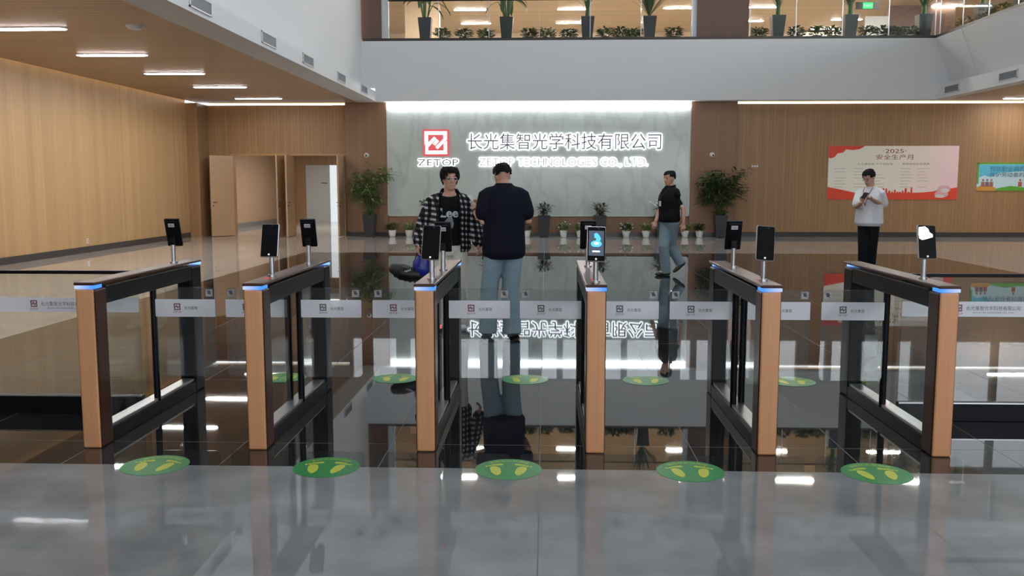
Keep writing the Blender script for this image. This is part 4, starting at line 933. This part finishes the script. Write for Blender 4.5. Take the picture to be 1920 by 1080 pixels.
# ------------------------------------------------------------------ plants
def leaf_(b, base, d, ln, w, droop=0.3, seg=3, fold=0.15):
    d = Vector(d).normalized(); side = d.cross(Vector((0, 0, 1)))
    side = side.normalized() if side.length > 1e-3 else Vector((1, 0, 0)); p = Vector(base); rows = []
    for k in range(seg + 1):
        f = k / seg; ww = w * math.sin(PI * min(0.10 + 0.86 * f, 0.985)) ** 0.8; up = side.cross(d)
        rows.append([b.bm.verts.new(p - side * ww / 2 + up * fold * ww), b.bm.verts.new(p), b.bm.verts.new(p + side * ww / 2 + up * fold * ww)])
        p = p + d * ln / seg; d = (d + Vector((0, 0, -droop / seg))).normalized()
    for r, q in zip(rows, rows[1:]):
        for i in range(2): b.bm.faces.new((r[i], r[i + 1], q[i + 1], q[i]))
def square_pot(t, w0, w1, h, feet=True):
    b = MB(); z0 = 0.03 if feet else 0
    def sq(w, z): return [Vector((x * w / 2, y * w / 2, z)) for x, y in ((-1, -1), (1, -1), (1, 1), (-1, 1))]
    b.loft([sq(w0, z0), sq(w1, h), sq(w1 - .04, h), sq(w1 - .05, h - .05)]); es = [e for e in b.bm.edges if abs(e.verts[0].co.z - e.verts[1].co.z) > .1]
    bmesh.ops.bevel(b.bm, geom=es, offset=.012, segments=2, affect='EDGES'); b.build('pot', M['planter'], t)
    if feet:
        for x in (-1, 1):
            for y in (-1, 1): MB().box(x * w0 * .36 - .025, x * w0 * .36 + .025, y * w0 * .36 - .025, y * w0 * .36 + .025, 0, z0).build('foot', M['planter'], t)
    MB().box(-w1 / 2 + .027, w1 / 2 - .027, -w1 / 2 + .027, w1 / 2 - .027, h - .055, h - .045).build('soil', M['soil'], t)
def bushy(name, label, cat, group, loc, seed, h0, rz_, rx_, cz, n, ln, leafm, pot, lean=0.0):
    rnd = random.Random(seed); t = thing(name, label, cat, loc, 0, group); square_pot(t, *pot)
    st = MB(); b = MB(); tips = []
    for k in range(16):
        a = rnd.uniform(0, 2 * PI); r = rx_ * math.sqrt(rnd.random()) * .85; z = cz + rz_ * rnd.uniform(-.75, .85); p = Vector((r * math.cos(a) + lean * max(z - cz, 0), r * math.sin(a) * .55, z))
        q = Vector((rnd.uniform(-.06, .06), rnd.uniform(-.06, .06), h0 - .06)); m_ = q.lerp(p, .5) + Vector((0, 0, .12)); st.tube([q, m_, p], [.012, .009, .004], 6); tips.append((q, m_, p))
    for k in range(n):
        q, m_, p = rnd.choice(tips); f = rnd.uniform(.35, 1.05); c = m_.lerp(p, f) + Vector((rnd.gauss(0, .10), rnd.gauss(0, .07), rnd.gauss(0, .09)))
        d = Vector((c.x, c.y * .8, 0)).normalized() * .8 + Vector((rnd.gauss(0, .55), rnd.gauss(0, .55), rnd.uniform(-.35, .35)))
        leaf_(b, c, d, ln * rnd.uniform(.7, 1.25), ln * .34 * rnd.uniform(.8, 1.2), rnd.uniform(.2, .9))
    for k in range(int(n * .06)):
        a = rnd.uniform(0, 2 * PI); leaf_(b, (rnd.uniform(-.1, .1), rnd.uniform(-.1, .1), h0 - .02), (math.cos(a), math.sin(a) * .6, .9), ln * 1.3, ln * .35, .8)
    for v in b.bm.verts: v.co.y = min(v.co.y, .32 + .1 * math.tanh(v.co.y - .32))
    st.build('stem', M['stem'], t, True); b.build('foliage', M[leafm], t, False, fixn=False); return t
YPL = 27.16
bushy('potted_tree', 'tall leafy plant in a black planter beside the open doors', 'plant', 'tall plants either side of the marble wall', (-5.22, YPL, 0), 11, .66, .62, .66, 1.50, 900, .17, 'leaf_mid', (.27, .38, .66), .1)
bushy('potted_tree', 'tall dense plant in a black planter right of the man in the black polo', 'plant', 'tall plants either side of the marble wall', (5.12, YPL, 0), 23, .66, .66, .72, 1.52, 1050, .18, 'leaf_dark', (.27, .38, .66))
lab = {0: 'black planter with a spiky dark plant in the middle below the marble wall', 1: 'black planter with a spiky dark plant behind the lit blue screen', 2: 'black planter with pale flowering plant behind the man in the black polo', -1: 'black planter with a spiky plant hidden behind the man in the navy t-shirt', -2: 'black planter with a leafy plant behind the man in the checked shirt'}
for k, x in ((0, -.04), (1, 1.60), (2, 3.40), (-1, -1.68), (-2, -3.36)):
    t = thing('potted_shrub', lab[k], 'plant', (x, YPL, 0), 0, 'spiky plants in black planters'); square_pot(t, .26, .38, .64); rnd = random.Random(40 + k); b = MB()
    st = MB(); [st.tube([(dx, 0, .59), (dx * 1.4, 0, .72), (dx * 2.2, .01, .84)], [.014, .011, .006], 6) for dx in (-.06, 0, .06)]; st.build('stem', M['stem'], t, True)
    for j in range(120):
        a = rnd.uniform(0, 2 * PI); dx = rnd.choice((-.13, 0, .13)); z = rnd.uniform(.62, .95); leaf_(b, (dx * (z - .5) * 2, 0, z), (math.cos(a), math.sin(a), rnd.uniform(-.1, 1.1)), rnd.uniform(.16, .30), .035, .9)
    b.build('foliage', M['leaf_purple'], t, fixn=False)
    if k in (2, -2):
        f = MB()
        for j in range(9): f.ell((-.22 + rnd.gauss(0, .10), rnd.gauss(0, .04), 1.02 + rnd.gauss(0, .08)), .04, .025, .03, 8, 6)
        if k == 2: f.tube([(0, 0, .8), (-.12, 0, .98), (-.25, 0, 1.05)], .006, 6); f.build('flower', M['petal'], t, True)
        else:
            for j in range(8): leaf_(f, (-.2, 0, .95), (-1, rnd.gauss(0, .6), rnd.gauss(.2, .5)), .22, .05, .4)
            f.build('spray', M['leaf_dark'], t, fixn=False)
def small_pot(x, label, seed, flowers):
    rnd = random.Random(seed); t = thing('potted_plant', label, 'plant', (x, YPL + rnd.uniform(-.04, .04), 0), 0, 'small white pots along the marble wall'); n = 24; rings = []
    for z, r in ((0, .075), (.02, .085), (.19, .118), (.205, .118), (.205, .108), (.18, .104)): rings.append([Vector(((r + (.003 if k % 2 and .01 < z < .2 else 0)) * math.cos(2 * PI * k / n), (r + (.003 if k % 2 and .01 < z < .2 else 0)) * math.sin(2 * PI * k / n), z)) for k in range(n)])
    MB().loft(rings).build('pot', M['ceramic'], t, True); MB().tube([(0, 0, .17), (0, 0, .182)], .103, 20, round_=False).build('soil', M['soil'], t)
    b = MB(); w = rnd.uniform(.17, .24)
    for j in range(110):
        a = rnd.uniform(0, 2 * PI); r = w * math.sqrt(rnd.random()) * .8; leaf_(b, (r * math.cos(a) * .8, r * math.sin(a) * .7, .2 + rnd.uniform(0, .18)), (math.cos(a), math.sin(a), rnd.uniform(-.1, 1.0)), rnd.uniform(.08, .15), .055, .7)
    b.build('foliage', M['leaf_mid' if seed % 3 else 'leaf_dark'], t, fixn=False)
    if flowers:
        f = MB(); [f.ell((rnd.gauss(0, .12), -.06 + rnd.gauss(0, .05), .34 + rnd.gauss(0, .05)), .022, .015, .02, 8, 6) for j in range(6)]; f.build('flower', M['petal'], t, True)
pots = [(-4.55, 'small white pot plant nearest the left tall plant', 0), (-4.05, 'small white pot plant, second from the left tall plant', 0), (-2.30, 'small white pot plant seen under the checked shirt sleeve', 0), (-.55, 'small white pot plant just right of the man in the navy t-shirt', 0), (.53, 'small white pot plant with pale flowers right of the middle black planter', 1), (1.02, 'small white pot plant just left of the lit blue screen', 1), (2.37, 'small white pot plant right of the lit blue screen', 1), (2.95, 'small white pot plant just left of the man in the black polo', 0), (4.10, 'small white pot plant right behind the man in the black polo', 0), (4.52, 'small white pot plant nearest the right tall plant', 0), (-2.85, 'small white pot plant hidden behind the checked shirt', 0)]
for k, (x, l, f) in enumerate(pots): small_pot(x, l, 60 + k, f)
# upstairs: palms in tall black pots and low bushes behind the glass railing
ZU = 5.72
struct('trim_12', MB().box(-5.3, 11.2, YS + 0.3, YS + 1.3, Z2, ZU), M['brown_pier'])
struct('trim_13', MB().box(11.5, 12.6, 2.2, YS + 0.25, Z2, ZU), M['brown_pier'])
def palm(loc, kind, label, seed):
    rnd = random.Random(seed); t = thing('potted_palm', label, 'plant', loc, 0, 'palms in tall black pots upstairs'); square_pot(t, .28, .40, .74); st = MB(); b = MB()
    if kind == 'broad':
        for j in range(14):
            a = rnd.uniform(0, 2 * PI); l = rnd.uniform(.3, .65); top_ = Vector((l * math.cos(a) * .5, l * math.sin(a) * .4, .75 + rnd.uniform(.35, 1.0))); q = Vector((.06 * math.cos(a), .06 * math.sin(a), .72)); st.tube([q, q.lerp(top_, .5) + Vector((0, 0, .05)), top_], [.018, .014, .008], 6)
            leaf_(b, top_, (math.cos(a), math.sin(a) * .7, rnd.uniform(-.3, .6)), rnd.uniform(.45, .7), .17, 1.6, 6)
    elif kind == 'fan':
        for j in range(46): a = rnd.uniform(0, 2 * PI); leaf_(b, (0, 0, .74), (math.cos(a) * .75, math.sin(a) * .5, rnd.uniform(.7, 1.8)), rnd.uniform(.6, 1.0), .045, .5, 4)
        st.tube([(0, 0, .72), (0, 0, .82)], .05, 8)
    else:
        st.tube([(0, 0, .72), (.01, 0, 1.2), (0, 0, 1.5)], [.07, .06, .05], 10)
        for j in range(70): a = rnd.uniform(0, 2 * PI); z = rnd.uniform(.8, 1.6); leaf_(b, (0, 0, z), (math.cos(a) * .4, math.sin(a) * .4, rnd.uniform(.5, 1.5)), rnd.uniform(.4, .8), .045, 1.0, 4)
    for v in list(b.bm.verts) + list(st.bm.verts): v.co.y = max(v.co.y, -.52)
    st.build('stem', M['leaf_up'] if kind != 'fan' else M['stem'], t, True); b.build('foliage', M['leaf_up'] if kind == 'broad' else M['leaf_dark'], t, fixn=False)
YU = YS + .7
for k, (x, kd, l) in enumerate(((-3.60, 'broad', 'first palm from the left upstairs, drooping broad leaves'), (-1.18, 'broad', 'second palm from the left upstairs, drooping broad leaves'), (1.21, 'grass', 'third palm from the left upstairs, pot against the lamps'), (3.03, 'fan', 'spiky fan plant upstairs just left of the brown pier'), (6.78, 'grass', 'slender palm upstairs, first right of the brown pier'), (8.87, 'grass', 'thick palm upstairs under the exit sign'), (11.0, 'grass', 'palm upstairs at the corner of the two railings'))): palm((x, YU, ZU), kd, l, 80 + k)
palm((12.0, 26.4, ZU), 'grass', 'palm upstairs behind the right railing near the corner', 95); palm((12.0, 24.2, ZU), 'grass', 'palm upstairs behind the right railing near the frame edge', 96)
def bush(x, y, label, seed, big=1.0):
    rnd = random.Random(seed); t = thing('low_bush', label, 'plant', (x, y, ZU), 0, 'low bushes behind the upstairs glass'); b = MB()
    MB().tube([(0, 0, 0), (0, 0, .16)], [.10, .13], 14, round_=False).build('pot', M['planter'], t)
    for j in range(150):
        a = rnd.uniform(0, 2 * PI); r = .21 * big * math.sqrt(rnd.random()); z = .16 + rnd.uniform(0, .26 * big) * (1 - .5 * (r / .3) ** 2); leaf_(b, (r * math.cos(a), r * math.sin(a), z), (math.cos(a), math.sin(a), rnd.uniform(-.2, .9)), rnd.uniform(.09, .14), .07, .6)
    b.build('foliage', M['leaf_dark' if seed % 2 else 'leaf_up'], t, fixn=False)
bx = [(-3.08, 'right of the first palm'), (-2.45, 'midway between the first two palms'), (-1.80, 'left of the second palm'), (-.50, 'right of the second palm'), (.02, 'second right of the second palm'), (.66, 'left of the third palm'), (1.74, 'right of the third palm'), (2.2, 'midway between third palm and spiky fan plant'), (2.60, 'left of the spiky fan plant'), (3.75, 'between the spiky fan plant and the brown pier'), (6.25, 'right of the brown pier'), (7.35, 'right of the slender palm'), (7.93, 'midway between the slender and the thick palm'), (8.4, 'left of the thick palm'), (9.4, 'right of the thick palm'), (9.85, 'second right of the thick palm'), (10.25, 'third right of the thick palm'), (10.65, 'nearest the railing corner')]
for k, (x, l) in enumerate(bx): bush(x, YS + .62 + (k % 3) * .06, 'low green bush upstairs, ' + l, 120 + k)
for k, y in enumerate((26.9, 25.6, 25.0, 23.5, 22.8, 22.1)): bush(11.85, y, 'low green bush behind the right upstairs railing, ' + ('nearest the corner', 'second from the corner', 'third from the corner', 'fourth from the corner', 'fifth from the corner', 'sixth from the corner')[k], 150 + k, 1.35)
# glass railings
def railing(name_pts, label):
    (x0, y0), (x1, y1) = name_pts; t = thing('glass_railing', label, 'railing', ((x0 + x1) / 2, (y0 + y1) / 2, 5.78), 0, 'glass railings upstairs')
    d = Vector((x1 - x0, y1 - y0, 0)); ln = d.length; n = max(1, round(ln / 1.42)); t.rotation_euler[2] = math.atan2(d.y, d.x)
    MB().tube([(-ln / 2, 0, 1.08), (ln / 2, 0, 1.08)], .022, 10, round_=False).build('top_rail', M['black_metal'], t)
    for k in range(n): a = -ln / 2 + ln * k / n + .012; MB().box(a, a + ln / n - .024, -.006, .006, 0, 1.06).build('glass_panel', M['glass_rail'], t)
    for k in range(n + 1): a = -ln / 2 + ln * k / n; MB().box(a - .010, a + .010, -.01, .012, 0, 1.07).build('post', M['silver'], t)
railing(((-4.6, YS + .10), (4.2, YS + .10)), 'glass railing upstairs between the two brown piers')
railing(((5.85, YS + .10), (11.1, YS + .10)), 'glass railing upstairs right of the wide brown pier')
railing(((11.18, YS - .02), (11.18, 14.0)), 'glass railing along the right side of the upper floor')
